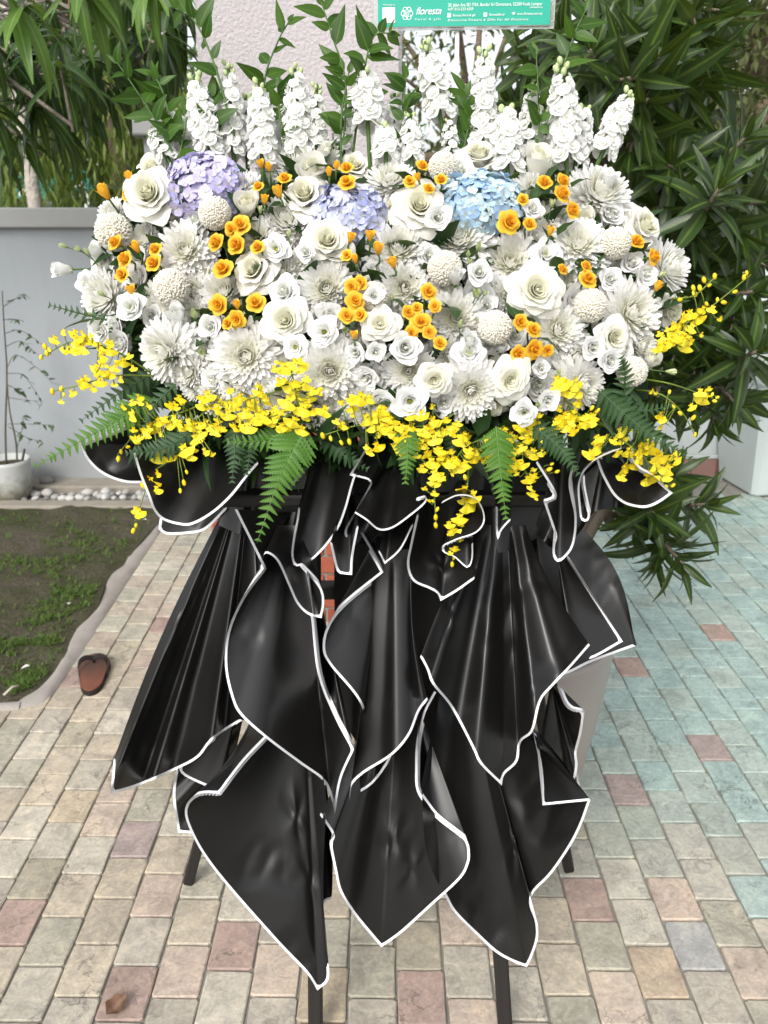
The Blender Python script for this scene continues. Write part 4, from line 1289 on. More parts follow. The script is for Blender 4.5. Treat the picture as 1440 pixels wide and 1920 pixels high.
sheet('plain black paper collar sheet behind the centre orchids', (640, 830, 1050, 840), [(640, 1000), (740, 1040), (840, 1050), (960, 1030), (1040, 990)], 1.24, 1.19, .014, 4, 37, bw=.1, skip=(0, 10 ** 6))
# ------------------------------------------------------------------ flower heads (built once, radius 1, facing +Z)
def petal(L, W, ph0, ph1, curl=0.0, r0=.08, z0=0.0, wrap=.25, trim=.2, point=0.0, ecurl=0.0, wav=0.0, seed=0, nu=8, nv=8, cut=.7):
    """one petal growing at azimuth 0; ga runs 0 (base) to 1 (lip)"""
    K = 30
    pr, pz = [r0], [z0]
    for i in range(K + 6):
        s = (i + .5) / K
        a = math.radians(lerp(ph0, ph1, min(1, s)) + curl * sstep(cut, 1.05, s))
        pr.append(pr[-1] + math.sin(a) * L / K); pz.append(pz[-1] + math.cos(a) * L / K)
    def at(v):
        q = max(0, min(K + 5.9, v * K)); i = int(q); f = q - i
        return lerp(pr[i], pr[i + 1], f), lerp(pz[i], pz[i + 1], f)
    m = MB()
    def fn(u, v):
        s = (u - .5) * 2
        vv = v * (1 - trim * abs(s) ** 2.4) + point * (1 - abs(s)) ** 1.5 * v ** 4
        r, z = at(vv)
        w = W * (.30 + .70 * math.sin(min(1, v * 1.35) * PI / 2))
        Rw = max(wrap, r)
        a = s * w / Rw
        out = r - Rw * (1 - math.cos(a)); lat = Rw * math.sin(a)
        out += ecurl * abs(s) ** 3 * v * v
        z -= .35 * ecurl * abs(s) ** 4 * v * v
        k = wav * v * v
        z += k * math.sin(4.1 * s + seed * 1.7); out += k * .8 * math.sin(5.3 * s + seed * 2.9)
        return (out, lat, z, max(.002, v))
    m.grid(nu, nv, fn)
    return m

M_stem = leaf_mat('flower_stem', C(.06, .12, .03), C(.09, .16, .045), None, .45, .05)
M_sepal = leaf_mat('sepal', C(.05, .11, .03), C(.08, .15, .04), None, .45, .1)
stem_mesh = MB().tube([(0, 0, -1.6), (0, 0, -.7), (0, 0, .06)], [.05, .05, .07], 6).mesh('stem', M_stem)
sep = MB()
for k in range(5):
    leaf(sep, .5, .2, .6, .2, 'lance', Matrix.Rotation(k * 1.2566, 4, 'Z') @ Matrix.Translation((0, .04, .02)) @ Matrix.Rotation(.35, 4, 'X'), nv=4)
sep.sphere(.11, (0, 0, .0), 7, 5)
sepal_mesh = sep.mesh('calyx', M_sepal)

def rose_proto(layers, mat_in, mat_out, seed, name='petal', heart=0.0):
    """layers: (count, offset, kwargs, inner?)"""
    parts = [('stem', stem_mesh, Matrix()), ('calyx', sepal_mesh, Matrix())]
    rr = random.Random(seed)
    for (n, off, kw, inner) in layers:
        ms = [petal(seed=seed * 3 + j + n, **kw).mesh(name, mat_in if inner else mat_out) for j in range(2)]
        for k in range(n):
            M = Matrix.Rotation(off + k * 2 * PI / n + rr.uniform(-.18, .18), 4, 'Z') @ Matrix.Rotation(rr.uniform(-.07, .07), 4, 'Y') @ Matrix.Scale(rr.uniform(.94, 1.05), 4)
            parts.append((name, ms[k % 2], M))
    if heart:
        h = MB().sphere(heart, (0, 0, .9), 8, 6, (1, 1, 1.6)); h.a = [.55] * len(h.v)
        parts.append(('heart', h.mesh('heart', mat_in), Matrix()))
    return parts

cream, green_in = C(.80, .79, .70), C(.60, .66, .36)
M_rose_o = petal_mat('rose_petal_outer', C(.91, .90, .835), C(.82, .83, .64), .5, .4, 0, .5)
M_rose_i = petal_mat('rose_petal_inner', C(.90, .89, .76), C(.82, .82, .52), .5, .4, .15, .8)
M_lis_o = petal_mat('lisianthus_petal', C(.90, .90, .89), C(.70, .77, .52), .55, .32, 0, .4)
M_lis_i = petal_mat('lisianthus_petal_inner', C(.88, .89, .84), C(.66, .74, .40), .55, .35, .1, .7)
M_yel_o = petal_mat('yellow_rose_petal', C(.95, .64, .07), C(.92, .50, .03), .5, .4, 0, .7, C(.94, .55, .045))
M_yel_i = petal_mat('yellow_rose_petal_inner', C(.95, .60, .06), C(.91, .46, .025), .5, .42, .2, .85, C(.93, .52, .035))

def rose_layers(o=0.0, wide=1.0, tips=.10):
    """o opens the flower"""
    return [(5, .2, dict(L=1.12, W=.62 * wide, ph0=30 + o, ph1=66 + o, curl=52, r0=.10, z0=-.05, wrap=.45, trim=.30, point=tips, ecurl=.20, wav=.03, nu=8, nv=9), False),
            (5, .85, dict(L=1.04, W=.58 * wide, ph0=20 + o, ph1=46 + o, curl=55, r0=.10, z0=.0, wrap=.40, trim=.26, point=tips, ecurl=.15, wav=.025), False),
            (5, .1, dict(L=1.0, W=.56, ph0=16, ph1=26 + o * .6, curl=50, r0=.11, z0=.06, wrap=.34, trim=.22, point=tips * .7, ecurl=.10, wav=.02), False),
            (4, .8, dict(L=.95, W=.58, ph0=16, ph1=8 + o * .4, curl=44, r0=.12, z0=.12, wrap=.16, trim=.2, point=.04, ecurl=.05, wav=.015), True),
            (3, .3, dict(L=.90, W=.56, ph0=15, ph1=1, curl=40, r0=.11, z0=.18, wrap=.12, trim=.18, ecurl=.03, wav=.015, nu=10), True),
            (3, 1.2, dict(L=.87, W=.46, ph0=12, ph1=-2, curl=36, r0=.09, z0=.22, wrap=.1, trim=.15, wav=.012, nu=10), True),
            (3, .6, dict(L=.84, W=.32, ph0=8, ph1=-2, curl=28, r0=.06, z0=.25, wrap=.07, trim=.1, wav=.01), True),
            (2, .2, dict(L=.82, W=.18, ph0=4, ph1=0, curl=14, r0=.03, z0=.27, wrap=.04, trim=.05, nu=6, nv=6), True)]
ROSE = [rose_proto(rose_layers(0), M_rose_i, M_rose_o, 1, heart=.085), rose_proto(rose_layers(9, 1.05, .15), M_rose_i, M_rose_o, 2, heart=.085), rose_proto(rose_layers(-8, 1.0, .06), M_rose_i, M_rose_o, 3, heart=.085)]
def bud_layers(w=1.0, L=1.5):
    return [(3, .2, dict(L=L, W=.66 * w, ph0=40, ph1=4, curl=26, r0=.06, wrap=.42, trim=.28, point=.04, ecurl=.06, wav=.02), False),
            (3, 1.2, dict(L=L * .98, W=.60 * w, ph0=34, ph1=-4, curl=14, r0=.06, wrap=.38, trim=.25, ecurl=.03, wav=.02), False),
            (3, .6, dict(L=L * .96, W=.5 * w, ph0=26, ph1=-10, curl=4, r0=.05, wrap=.28, trim=.2, wav=.02), True),
            (2, .1, dict(L=L * .92, W=.34 * w, ph0=18, ph1=-8, curl=0, r0=.04, wrap=.16, trim=.1), True)]
ROSEBUD = [rose_proto(bud_layers(1.25, 1.55), M_rose_i, M_rose_o, 7)]
def lis_layers(o=0.0):
    return [(4, .2, dict(L=1.08, W=.74, ph0=26 + o, ph1=60 + o, curl=26, r0=.06, wrap=.5, trim=.34, ecurl=.06, wav=.07), False),
            (4, .95, dict(L=1.0, W=.68, ph0=18 + o, ph1=42 + o, curl=24, r0=.06, z0=.05, wrap=.42, trim=.30, ecurl=.04, wav=.06), False),
            (3, .4, dict(L=.94, W=.60, ph0=12, ph1=26 + o, curl=22, r0=.06, z0=.1, wrap=.34, trim=.28, wav=.05), False),
            (3, 1.3, dict(L=.86, W=.46, ph0=8, ph1=14 + o * .8, curl=18, r0=.07, z0=.12, wrap=.24, trim=.22, wav=.04), True)]
pist = MB().sphere(.09, (0, 0, .35), 7, 5).tube([(0, 0, .0), (0, 0, .35)], .04, 6)
for k in range(5):
    pist.sphere(.05, (.13 * math.cos(k * 1.257), .13 * math.sin(k * 1.257), .34), 6, 4)
M_pist = plain('stamen', C(.55, .50, .08), .6, .3)
pist_mesh = pist.mesh('stamens', M_pist)
LIS_CLOSED = rose_proto(lis_layers(-4) + [(3, .2, dict(L=.86, W=.30, ph0=4, ph1=0, curl=16, r0=.07, z0=.14, wrap=.13, trim=.15, wav=.03, nu=6, nv=6), True), (2, .9, dict(L=.84, W=.18, ph0=0, ph1=0, r0=.04, z0=.14, wrap=.07, nu=5, nv=5), True)], M_lis_i, M_lis_o, 11, heart=.08)
LIS_OPEN = rose_proto(lis_layers(6), M_lis_i, M_lis_o, 12) + [('stamens', pist_mesh, Matrix())]
LIS_SIDE = rose_proto(bud_layers(1.2, 1.7), M_lis_i, M_lis_o, 13)
long_stem = MB().tube([(0, 0, .05), (.05, .1, -1.6), (.3, .5, -3.2), (.9, 1.3, -4.6)], [.09, .075, .075, .075], 6).mesh('stem', M_stem)
LIS_SIDE[0] = ('stem', long_stem, Matrix())
M_gbud = petal_mat('green_bud_petal', C(.66, .72, .42), C(.38, .50, .16), .5, .2, 0, .9)
LIS_BUD = rose_proto(bud_layers(.72, 2.1)[1:], M_gbud, M_gbud, 14)
LIS_BUD[0] = ('stem', MB().tube([(0, 0, .05), (.1, .2, -3.0), (.5, .8, -6), (1.4, 2.2, -9)], [.13, .1, .1, .1], 6).mesh('stem', M_stem), Matrix())
def small_layers(o=0.0):
    L = rose_layers(o, 1.05, .03)
    return [L[0], L[2], L[3], L[4], L[5], L[7]]
YROSE = [rose_proto(small_layers(0), M_yel_i, M_yel_o, 21, heart=.11), rose_proto(small_layers(10), M_yel_i, M_yel_o, 22, heart=.11)]
YBUD = rose_proto(bud_layers(1.0, 1.9), M_yel_i, M_yel_o, 23)

# chrysanthemums
M_mum = petal_mat('chrysanthemum_petal', C(.91, .905, .885), C(.88, .88, .80), .6, .42, 0, .8)
M_mum_i = petal_mat('chrysanthemum_heart', C(.91, .905, .86), C(.86, .86, .66), .6, .42, 0, .9)
def mum_proto(seed, open_=100, n=250, droop=.12, cup=.9):
    rr = random.Random(seed)
    mi, mo = MB(), MB()
    strag = []
    for k in range(n):
        t = (k + .5) / n
        az = k * 2.39996 + rr.uniform(-.12, .12)
        ph = math.radians(4 + open_ * t ** .8 + rr.uniform(-6, 6))
        L = (.34 + .58 * t ** .6) * rr.uniform(.92, 1.08)
        W = .066 + .036 * t
        hang = t > .86 and rr.random() < droop
        bend = -cup * (1 - .45 * t) if not hang else .9
        a0 = ph + (.35 if not hang else 0)
        nvp = 5
        q = [(.03 + .20 * t ** .6, .36 * (1 - t ** 1.5) - .05)]
        for j in range(nvp):
            a = a0 + bend * ((j + .5) / nvp)
            q.append((q[-1][0] + math.sin(a) * L / nvp, q[-1][1] + math.cos(a) * L / nvp))
        wd = (.45, .8, 1.0, 1.05, .9, .35)
        vs_, at = [], []
        for j in range(nvp + 1):
            r, z = q[j]
            a = a0 + bend * (j / nvp)
            for s in (-1, 0, 1):
                up = .45 * abs(s) * W * wd[j]
                vs_.append((r - math.cos(a) * up, s * W * wd[j], z + math.sin(a) * up)); at.append(max(.002, j / nvp))
        fs_ = [(j * 3 + i, j * 3 + i + 1, j * 3 + i + 4, j * 3 + i + 3) for j in range(nvp) for i in range(2)]
        M = Matrix.Rotation(az, 4, 'Z')
        if hang:
            strag.append((MB().add(vs_, fs_, at), M))
        else:
            (mi if t < .3 else mo).add(vs_, fs_, at, M)
    parts = [('stem', stem_mesh, Matrix()), ('calyx', sepal_mesh, Matrix()), ('heart_petals', mi.mesh('heart_petals', M_mum_i), Matrix()), ('ray_petals', mo.mesh('ray_petals', M_mum), Matrix())]
    for mm, M in strag:
        parts.append(('petal', mm.mesh('petal', M_mum), M))
    return parts
MUM = [mum_proto(1), mum_proto(2, 106, 260, .25, .8), mum_proto(3, 94, 235, .1, 1.0), mum_proto(4, 100, 255, .35, .85)]
MUM_OPT = {'heart_petals', 'ray_petals', 'florets'}

M_pom = petal_mat('pompon_petal', C(.90, .88, .81), C(.84, .79, .66), .65, .3, .1, .9)
pm = MB()
NP = 900
rp = random.Random(6)
for k in range(NP):
    z = 1 - 2 * (k + .5) / NP * .93
    r = math.sqrt(max(0, 1 - z * z)); az = k * 2.39996
    n = (Vector((r * math.cos(az), r * math.sin(az), z)) + Vector((rp.gauss(0, .035), rp.gauss(0, .035), rp.gauss(0, .035)))).normalized()
    f = frame(n * rp.uniform(.82, .9), n + Vector((rp.gauss(0, .15), rp.gauss(0, .15), 0)), k * 1.3, 1)
    w = .056 * rp.uniform(.8, 1.15)
    vs_ = [(-w, -w * .8, 0), (w, -w * .8, 0), (w, w * .8, 0), (-w, w * .8, 0), (-w * .9, -w * .5, .11), (w * .9, -w * .5, .11), (w * .8, w * .7, .10), (-w * .8, w * .7, .10), (0, .0, .135)]
    pm.add(vs_, [(0, 1, 5, 4), (1, 2, 6, 5), (2, 3, 7, 6), (3, 0, 4, 7), (4, 5, 8), (5, 6, 8), (6, 7, 8), (7, 4, 8)], [.02] * 4 + [.75] * 4 + [1], f)
pm.sphere(.87, (0, 0, 0), 14, 9)
POM = [('stem', MB().tube([(0, 0, -2.2), (0, 0, -.8)], .06, 6).mesh('stem', M_stem), Matrix()), ('florets', pm.mesh('florets', M_pom), Matrix())]

FLOWER_POS = []      # (kind, px, py) for the labels
def surf_Y(px, py):
    t = (780 - py) / 500
    return 1.09 + .23 * t + .10 * ((px - 720) / 560) ** 2
def facing(px, py, rr, jit=.14):
    t = (780 - py) / 500
    return Vector(((px - 720) / 560 * .75 + rr.uniform(-jit, jit), -1, .02 + .85 * max(-.1, t) + rr.uniform(-jit, jit)))
def put(name, parts, p, n, R, spin, label, cat, group, zc=.45, subs=None):
    n = Vector(n).normalized()
    M = frame(p - n * zc * R, n, spin, R)
    if zc:
        M = M @ Matrix.Diagonal((rr.uniform(.94, 1.06), rr.uniform(.88, 1.06), rr.uniform(.82, 1.15), 1))
    root = thing(name, label, cat, M, group)
    for (pn, me, m) in parts:
        o = link(pn, me, root, m)
        if pn in MUM_OPT:
            o['kind'] = 'stuff'
    return root

# table entries: px, py, diameter px, depth offset, optional facing (x, z)
roses = [(287, 372, 116, -.02, 0, (-.1, .45)), (292, 322, 90, .05, 1, (-.3, .8)), (574, 374, 92, 0, 1, (-.1, .7)), (740, 394, 66, .03, 2, (-.4, .6)), (786, 392, 108, -.01, 1, (.05, .4)),
         (664, 316, 74, .05, 1, (.2, .8)), (897, 303, 92, .04, 2, (0, 1.2)), (1202, 428, 90, .02, 1, (.6, .6)), (1004, 545, 112, -.03, 1, (0, .15)), (539, 602, 108, -.03, 0, (-.1, .2)),
         (713, 608, 82, -.03, 0, (0, .25)), (480, 511, 94, -.01, 1, (-.25, .45)), (614, 456, 100, -.02, 1, (.1, .5)), (813, 710, 84, -.03, 2, (0, .05)), (956, 712, 92, -.03, 1, (.1, .05)),
         (1147, 632, 72, -.02, 1, (.2, .1)), (1247, 582, 76, .03, 1, (.9, .1)), (925, 752, 76, .02, 1, (-.05, -.5)), (1172, 415, 60, .04, 1, (.3, .7))]
rosebuds = [(584, 334, 78, .02, (.1, .9)), (617, 292, 46, .03, (.05, 1.6)), (1008, 316, 78, .02, (0, 1.6)), (463, 383, 62, -.02, (.15, .9)), (1094, 416, 56, .02, (-.3, 1.0)), (1222, 674, 46, 0, (.4, 1.2)), (1110, 600, 46, .01, (-.3, 1.2)), (886, 610, 44, .01, (.2, 1.0))]
lis = [(250, 577, 54, -.03, 'o', (-.2, .3)), (190, 621, 46, -.02, 'c', (-.2, .0)), (395, 612, 52, -.02, 'c', (-.1, .1)), (286, 592, 42, .01, 'c', (0, .3)), (536, 551, 66, -.02, 'c', (-.2, .5)),
       (608, 622, 56, -.04, 'o', (0, .2)), (555, 651, 46, -.03, 'o', (-.1, .1)), (518, 466, 52, -.03, 'o', (-.1, .2)), (820, 408, 52, -.04, 'c', (.1, .1)), (897, 514, 52, -.03, 'c', (0, .3)),
       (758, 653, 62, -.03, 'c', (.1, .2)), (704, 659, 42, -.03, 'c', (.1, 0)), (669, 661, 42, -.02, 'c', (-.3, .1)), (768, 752, 62, -.03, 'o', (0, .0)), (878, 664, 60, -.02, 'o', (0, .9)),
       (688, 706, 52, .0, 'c', (-.2, -.2)), (1012, 690, 40, -.02, 'c', (.1, .2)), (1027, 750, 50, -.03, 'c', (.1, .0)), (982, 771, 48, -.03, 'o', (-.1, -.1)), (997, 394, 46, -.03, 'c', (.2, .3)),
       (1207, 515, 52, -.02, 'c', (.4, .1)), (1180, 497, 48, 0, 'c', (.1, .5)), (1143, 526, 52, .0, 'c', (.1, .3)), (1143, 407, 54, .02, 'c', (.2, .6)), (1022, 478, 54, -.01, 'o', (.1, .5)),
       (1110, 651, 54, -.03, 'c', (.1, .1)), (1140, 675, 54, -.03, 'c', (.15, .0)), (619, 594, 62, .01, 'c', (.1, .2)), (166, 532, 46, .02, 'c', (-.5, .3)), (912, 574, 44, .01, 'c', (0, .3)),
       (575, 474, 44, -.05, 'c', (-.1, .3)), (700, 640, 40, .0, 'c', (0, .3)), (600, 690, 40, .03, 'c', (0, 0)), (700, 555, 40, -.05, 'c', (.2, .3)), (1165, 655, 44, .0, 'c', (.3, 0))]
lis_side = [(119, 505, 34, -.01, (-1.3, .1)), (183, 478, 36, 0, (-.35, 1.3)), (334, 594, 42, -.02, (-.1, 1.1)), (1143, 337, 38, -.02, (.15, 1.8)), (853, 520, 38, -.03, (-.1, 1.0)), (881, 638, 34, -.04, (0, 1.0)), (940, 652, 30, -.01, (0, .8))]
buds = [(119, 461, 17, (-1.0, .6)), (146, 466, 16, (-.6, .8)), (164, 473, 17, (-.4, 1.1)), (192, 552, 16, (-.8, .8)), (168, 590, 18, (-.9, .2)), (365, 590, 26, (0, 1.0)), (897, 465, 20, (.1, .8)), (878, 478, 16, (-.1, .9)),
        (880, 492, 15, (-.1, 1.0)), (893, 552, 24, (0, .6)), (380, 660, 22, (0, .2)), (648, 620, 20, (0, .3)), (541, 440, 16, (0, 1.6)), (488, 395, 15, (.2, 1.5)), (1035, 382, 18, (0, 1.5)), (1218, 490, 16, (.2, 1.3)), (1240, 515, 18, (.7, .8)),
        (1256, 697, 20, (1.2, .1)), (1008, 760, 18, (.1, .6)), (862, 610, 17, (-.1, 1.4)), (735, 560, 15, (.1, 1.2)), (910, 550, 14, (.4, .8)), (1045, 705, 24, (0, .8))]
mums = [(348, 468, 122, 0, 1, (.1, .5)), (195, 556, 116, .02, 0, (-.7, .4)), (306, 660, 124, -.01, 3, (-.55, .05)), (459, 667, 140, -.01, 3, (-.1, .25)), (619, 696, 132, -.01, 3, (.1, .15)), (418, 549, 104, .02, 0, (-.1, .6)),
        (539, 415, 110, .02, 2, (-.2, .9)), (612, 542, 112, 0, 0, (.0, .3)), (747, 468, 122, .01, 0, (.1, .6)), (758, 540, 110, .01, 1, (.15, .3)), (733, 334, 100, .02, 2, (-.1, 1.3)), (563, 307, 100, .05, 2, (0, 1.2)),
        (858, 444, 140, .02, 0, (-.1, .7)), (956, 490, 128, .02, 1, (-.1, .45)), (855, 596, 112, .01, 0, (0, .3)), (766, 696, 104, .01, 0, (-.1, .15)), (883, 733, 112, -.01, 3, (.05, .0)), (1087, 455, 122, -.01, 1, (-.05, .8)),
        (1126, 362, 130, .02, 0, (.3, 1.0)), (1185, 588, 128, 0, 1, (.35, .3)), (1046, 620, 118, 0, 0, (.15, .35)), (1254, 502, 112, .03, 0, (.9, .5)), (1091, 722, 104, .0, 0, (.5, .0)), (209, 398, 66, .05, 2, (-.5, .8)),
        (522, 306, 84, .06, 2, (0, 1.2)), (980, 590, 80, .04, 0, (0, .3)), (690, 470, 80, .05, 0, (0, .5)), (660, 560, 80, .04, 0, (0, .4)), (1010, 660, 70, .04, 0, (0, .2)), (800, 640, 80, .05, 0, (0, .2)), (700, 720, 80, .04, 0, (0, 0))]
poms = [(213, 435, 70, -.02), (403, 400, 62, -.03), (322, 539, 70, -.03), (834, 503, 66, -.02), (928, 614, 65, -.03), (1153, 456, 60, -.03), (1107, 573, 64, -.03), (831, 313, 56, .02), (1185, 697, 58, -.01), (700, 558, 60, -.01)]

sprays = [('far left, beside the leftmost open rose', [(197, 362, 32, 'b'), (242, 333, 22, 'b'), (240, 366, 26, 0)]),
          ('below the pompon under the lilac hydrangea', [(452, 423, 40, 0), (435, 430, 30, 1), (407, 456, 38, 0), (445, 460, 40, 0), (418, 505, 40, 1), (484, 465, 30, 0)]),
          ('left, around and below the leftmost pompon', [(218, 456, 34, 0), (235, 486, 34, 1), (256, 465, 24, 'b'), (289, 494, 36, 0), (291, 468, 28, 1), (230, 515, 30, 0), (247, 546, 22, 'b')]),
          ('left of the big rose at lower left', [(411, 572, 40, 0), (480, 569, 40, 0), (444, 573, 20, 'b'), (444, 598, 34, 1), (428, 607, 26, 0)]),
          ('with slim buds right of the lilac hydrangea', [(489, 309, 18, 'b'), (504, 314, 18, 'b'), (534, 336, 28, 0), (522, 361, 26, 'b'), (484, 350, 22, 1), (496, 375, 20, 'b')]),
          ('at the top above the smaller blue lilac hydrangea', [(631, 312, 18, 'b'), (650, 316, 28, 0), (650, 342, 32, 1), (617, 324, 18, 'b')]),
          ('at the top left of the topmost pompon', [(791, 312, 26, 0), (768, 340, 24, 1), (784, 333, 16, 'b'), (827, 338, 26, 0), (803, 355, 24, 0)]),
          ('with upright buds just below the smaller blue lilac hydrangea', [(657, 447, 22, 'b'), (694, 444, 22, 'b'), (709, 468, 26, 'b'), (650, 479, 22, 1), (737, 494, 24, 'b'), (666, 487, 18, 'b')]),
          ('in the centre left of the half hidden pompon', [(676, 531, 30, 0), (660, 538, 32, 0), (666, 565, 36, 1), (650, 593, 32, 0), (676, 591, 28, 0), (664, 630, 18, 'b')]),
          ('in the centre right, the largest low cluster', [(803, 548, 34, 0), (815, 574, 24, 1), (782, 578, 24, 0), (765, 586, 28, 0), (789, 605, 38, 1), (805, 623, 28, 0), (770, 625, 30, 0), (824, 644, 28, 0)]),
          ('upper right beside the half closed rose', [(1020, 343, 32, 0), (1054, 340, 30, 0), (1053, 364, 36, 1), (1072, 395, 34, 0)]),
          ('just right of and below the pale blue hydrangea', [(954, 418, 44, 1), (992, 421, 28, 0), (980, 375, 24, 0), (1032, 435, 20, 'b')]),
          ('between the upper right and right middle pompons', [(1054, 506, 24, 0), (1098, 500, 24, 0), (1101, 524, 36, 1)]),
          ('as a single bloom right of the upper right pompon', [(1193, 454, 32, 0)]),
          ('at the far right edge beside a side facing chrysanthemum', [(1225, 482, 32, 1), (1233, 538, 22, 'b')]),
          ('low right beside the pompon right of centre', [(975, 604, 32, 0), (999, 619, 32, 0), (1001, 655, 38, 1), (971, 664, 36, 0), (1026, 657, 26, 0)])]
SPRAY_SPOTS = [b for _, b in sprays]
HYD_SPOTS = [(0, 385, 350, 165), (0, 652, 400, 140), (0, 902, 378, 155)]

# ------------------------------------------------------------------ labels that single out one flower by its neighbours
LM = [('the large lilac hydrangea', 385, 348), ('the middle hydrangea', 652, 398), ('the pale blue hydrangea', 902, 376),
      ('the leftmost pompon', 213, 435), ('the upper left pompon', 403, 400), ('the left middle pompon', 322, 539),
      ('the central pompon', 834, 503), ('the lower central pompon', 928, 614), ('the upper right pompon', 1153, 456), ('the right middle pompon', 1107, 573),
      ('the topmost pompon', 831, 313), ('the lowest right pompon', 1185, 697), ('the half hidden pompon', 700, 558)]
SECT = ['right', 'lower right', 'bottom', 'lower left', 'left', 'upper left', 'top', 'upper right']
def sector(dx, dy):
    return int(round(math.atan2(dy, dx) / (PI / 4))) % 8
def make_labels(desc, items):
    """nearest of its kind on one side of a landmark: true of exactly one"""
    owner = {}
    for li, (ln, lx, ly) in enumerate(LM):
        for i, it in enumerate(items):
            d = math.hypot(it[0] - lx, it[1] - ly); s = sector(it[0] - lx, it[1] - ly)
            if d < 4: continue
            if (li, s) not in owner or d < owner[(li, s)][0]:
                owner[(li, s)] = (d, i)
    lab = [None] * len(items)
    for (li, s), (d, i) in sorted(owner.items(), key=lambda q: q[1][0]):
        if lab[i] is None:
            lab[i] = '%s nearest the %s of %s' % (desc, SECT[s], LM[li][0].replace('the ', '', 1) if False else LM[li][0])
    order = sorted(range(len(items)), key=lambda i: items[i][0])
    for i in range(len(items)):
        if lab[i] is None:
            j = order.index(i)
            far_l = j < len(items) / 2
            one = ['', 'first', 'second', 'third', 'fourth', 'fifth', 'sixth', 'seventh', 'eighth', 'ninth', 'tenth', 'eleventh', 'twelfth', 'thirteenth', 'fourteenth', 'fifteenth', 'sixteenth', 'seventeenth', 'eighteenth', 'nineteenth', 'twentieth']
            nth = one[1:] + ['twenty-' + w for w in one[1:10]] + ['thirtieth'] + ['thirty-' + w for w in one[1:10]] + ['fortieth']
            k = j if far_l else len(items) - 1 - j
            lab[i] = '%s, %s from the %s among its kind' % (desc, nth[k], 'left' if far_l else 'right')
    return lab

rr = random.Random(101)
def place(table, kind_of, name, desc, cat, group, zc):
    labs = make_labels(desc, table)
    for it, lab in zip(table, labs):
        px, py, dpx, off = it[0], it[1], it[2], it[3]
        fx = it[-1] if isinstance(it[-1], tuple) else None
        Y = surf_Y(px, py) + off
        p = P(px, py, Y)
        R = dpx / 2 * depth(p) / F_PX
        n = Vector((fx[0], -1, fx[1])) if fx else facing(px, py, rr)
        put(name, kind_of(it), p, n, R, rr.uniform(0, 6.28), lab, cat, group, zc)

place(roses, lambda it: ROSE[it[4]], 'rose', 'open creamy white rose', 'rose', 'large white roses', .42)
place([(a, b, c * 1.15, d, e) for a, b, c, d, e in rosebuds], lambda it: ROSEBUD[0], 'rose', 'half closed white rose', 'rose', 'half closed white roses', .75)
lis = [(it[0], it[1], it[2] * 1.32) + tuple(it[3:]) for it in lis]
lis_side = [(it[0], it[1], it[2] * 1.2) + tuple(it[3:]) for it in lis_side]
mums = [(it[0], it[1], it[2] * 1.1) + tuple(it[3:]) for it in mums]
# more white blooms packed deeper, wherever a gap is left
allf = [(it[0], it[1], it[2]) for it in roses + rosebuds + lis + lis_side + mums + poms] + [(h[1], h[2], h[3]) for h in HYD_SPOTS] + [(b[0], b[1], b[2] * 1.3) for s_ in SPRAY_SPOTS for b in s_]
fill_m, fill_l = [], []
rf_ = random.Random(909)
for k in range(4000):
    px, py = rf_.uniform(190, 1250), rf_.uniform(320, 770)
    if ((px - 718) / 535) ** 2 + ((py - 555) / 238) ** 2 > 1:
        continue
    if all(math.hypot(px - a, py - b) > c * .36 + 8 for a, b, c in allf):
        d = rf_.uniform(48, 66)
        allf.append((px, py, d))
        (fill_m if rf_.random() < .6 else fill_l).append((px, py, d * (1.35 if True else 1), rf_.uniform(.012, .03)))
mums += [(a, b, c * 1.1, d, rf_.randrange(4), ((a - 720) / 900, .3 * (780 - b) / 250)) for a, b, c, d in fill_m]
lis += [(a, b, c, d, 'c', ((a - 720) / 900, .3 * (780 - b) / 250)) for a, b, c, d in fill_l]
print('fillers', len(fill_m), len(fill_l))
place(lis, lambda it: LIS_OPEN if it[4] == 'o' else LIS_CLOSED, 'lisianthus', 'small white lisianthus', 'lisianthus', 'white lisianthus flowers', .42)
place(lis_side, lambda it: LIS_SIDE, 'lisianthus', 'side facing white lisianthus cup', 'lisianthus', 'side facing lisianthus cups', .8)
place([(a, b, c, -.035, f) for a, b, c, f in buds], lambda it: LIS_BUD, 'lisianthus_bud', 'closed pale green lisianthus bud', 'flower bud', 'green lisianthus buds', .9)
place(mums, lambda it: MUM[it[4]], 'chrysanthemum', 'shaggy white chrysanthemum', 'chrysanthemum', 'white chrysanthemums', .35)
pom_lab = ['round cream pompon chrysanthemum furthest left in the flowers', 'round cream pompon chrysanthemum under the large lilac hydrangea', 'round cream pompon chrysanthemum below the left orange rose cluster',
           'round cream pompon chrysanthemum in the middle, left of green lisianthus buds', 'round cream pompon chrysanthemum low right of centre beside orange roses', 'round cream pompon chrysanthemum upper right beside a single orange rose',
           'round cream pompon chrysanthemum right of the largest open rose', 'round cream pompon chrysanthemum topmost, left above the pale blue hydrangea', 'round cream pompon chrysanthemum lowest at the right edge', 'round cream pompon chrysanthemum half hidden beside the centre orange roses']
for (px, py, dpx, off), lab in zip(poms, pom_lab):
    p = P(px, py, surf_Y(px, py) + off)
    put('pompon_chrysanthemum', POM, p, facing(px, py, rr), dpx / 2 * depth(p) / F_PX, rr.uniform(0, 6), lab, 'chrysanthemum', 'round pompon chrysanthemums', 0)

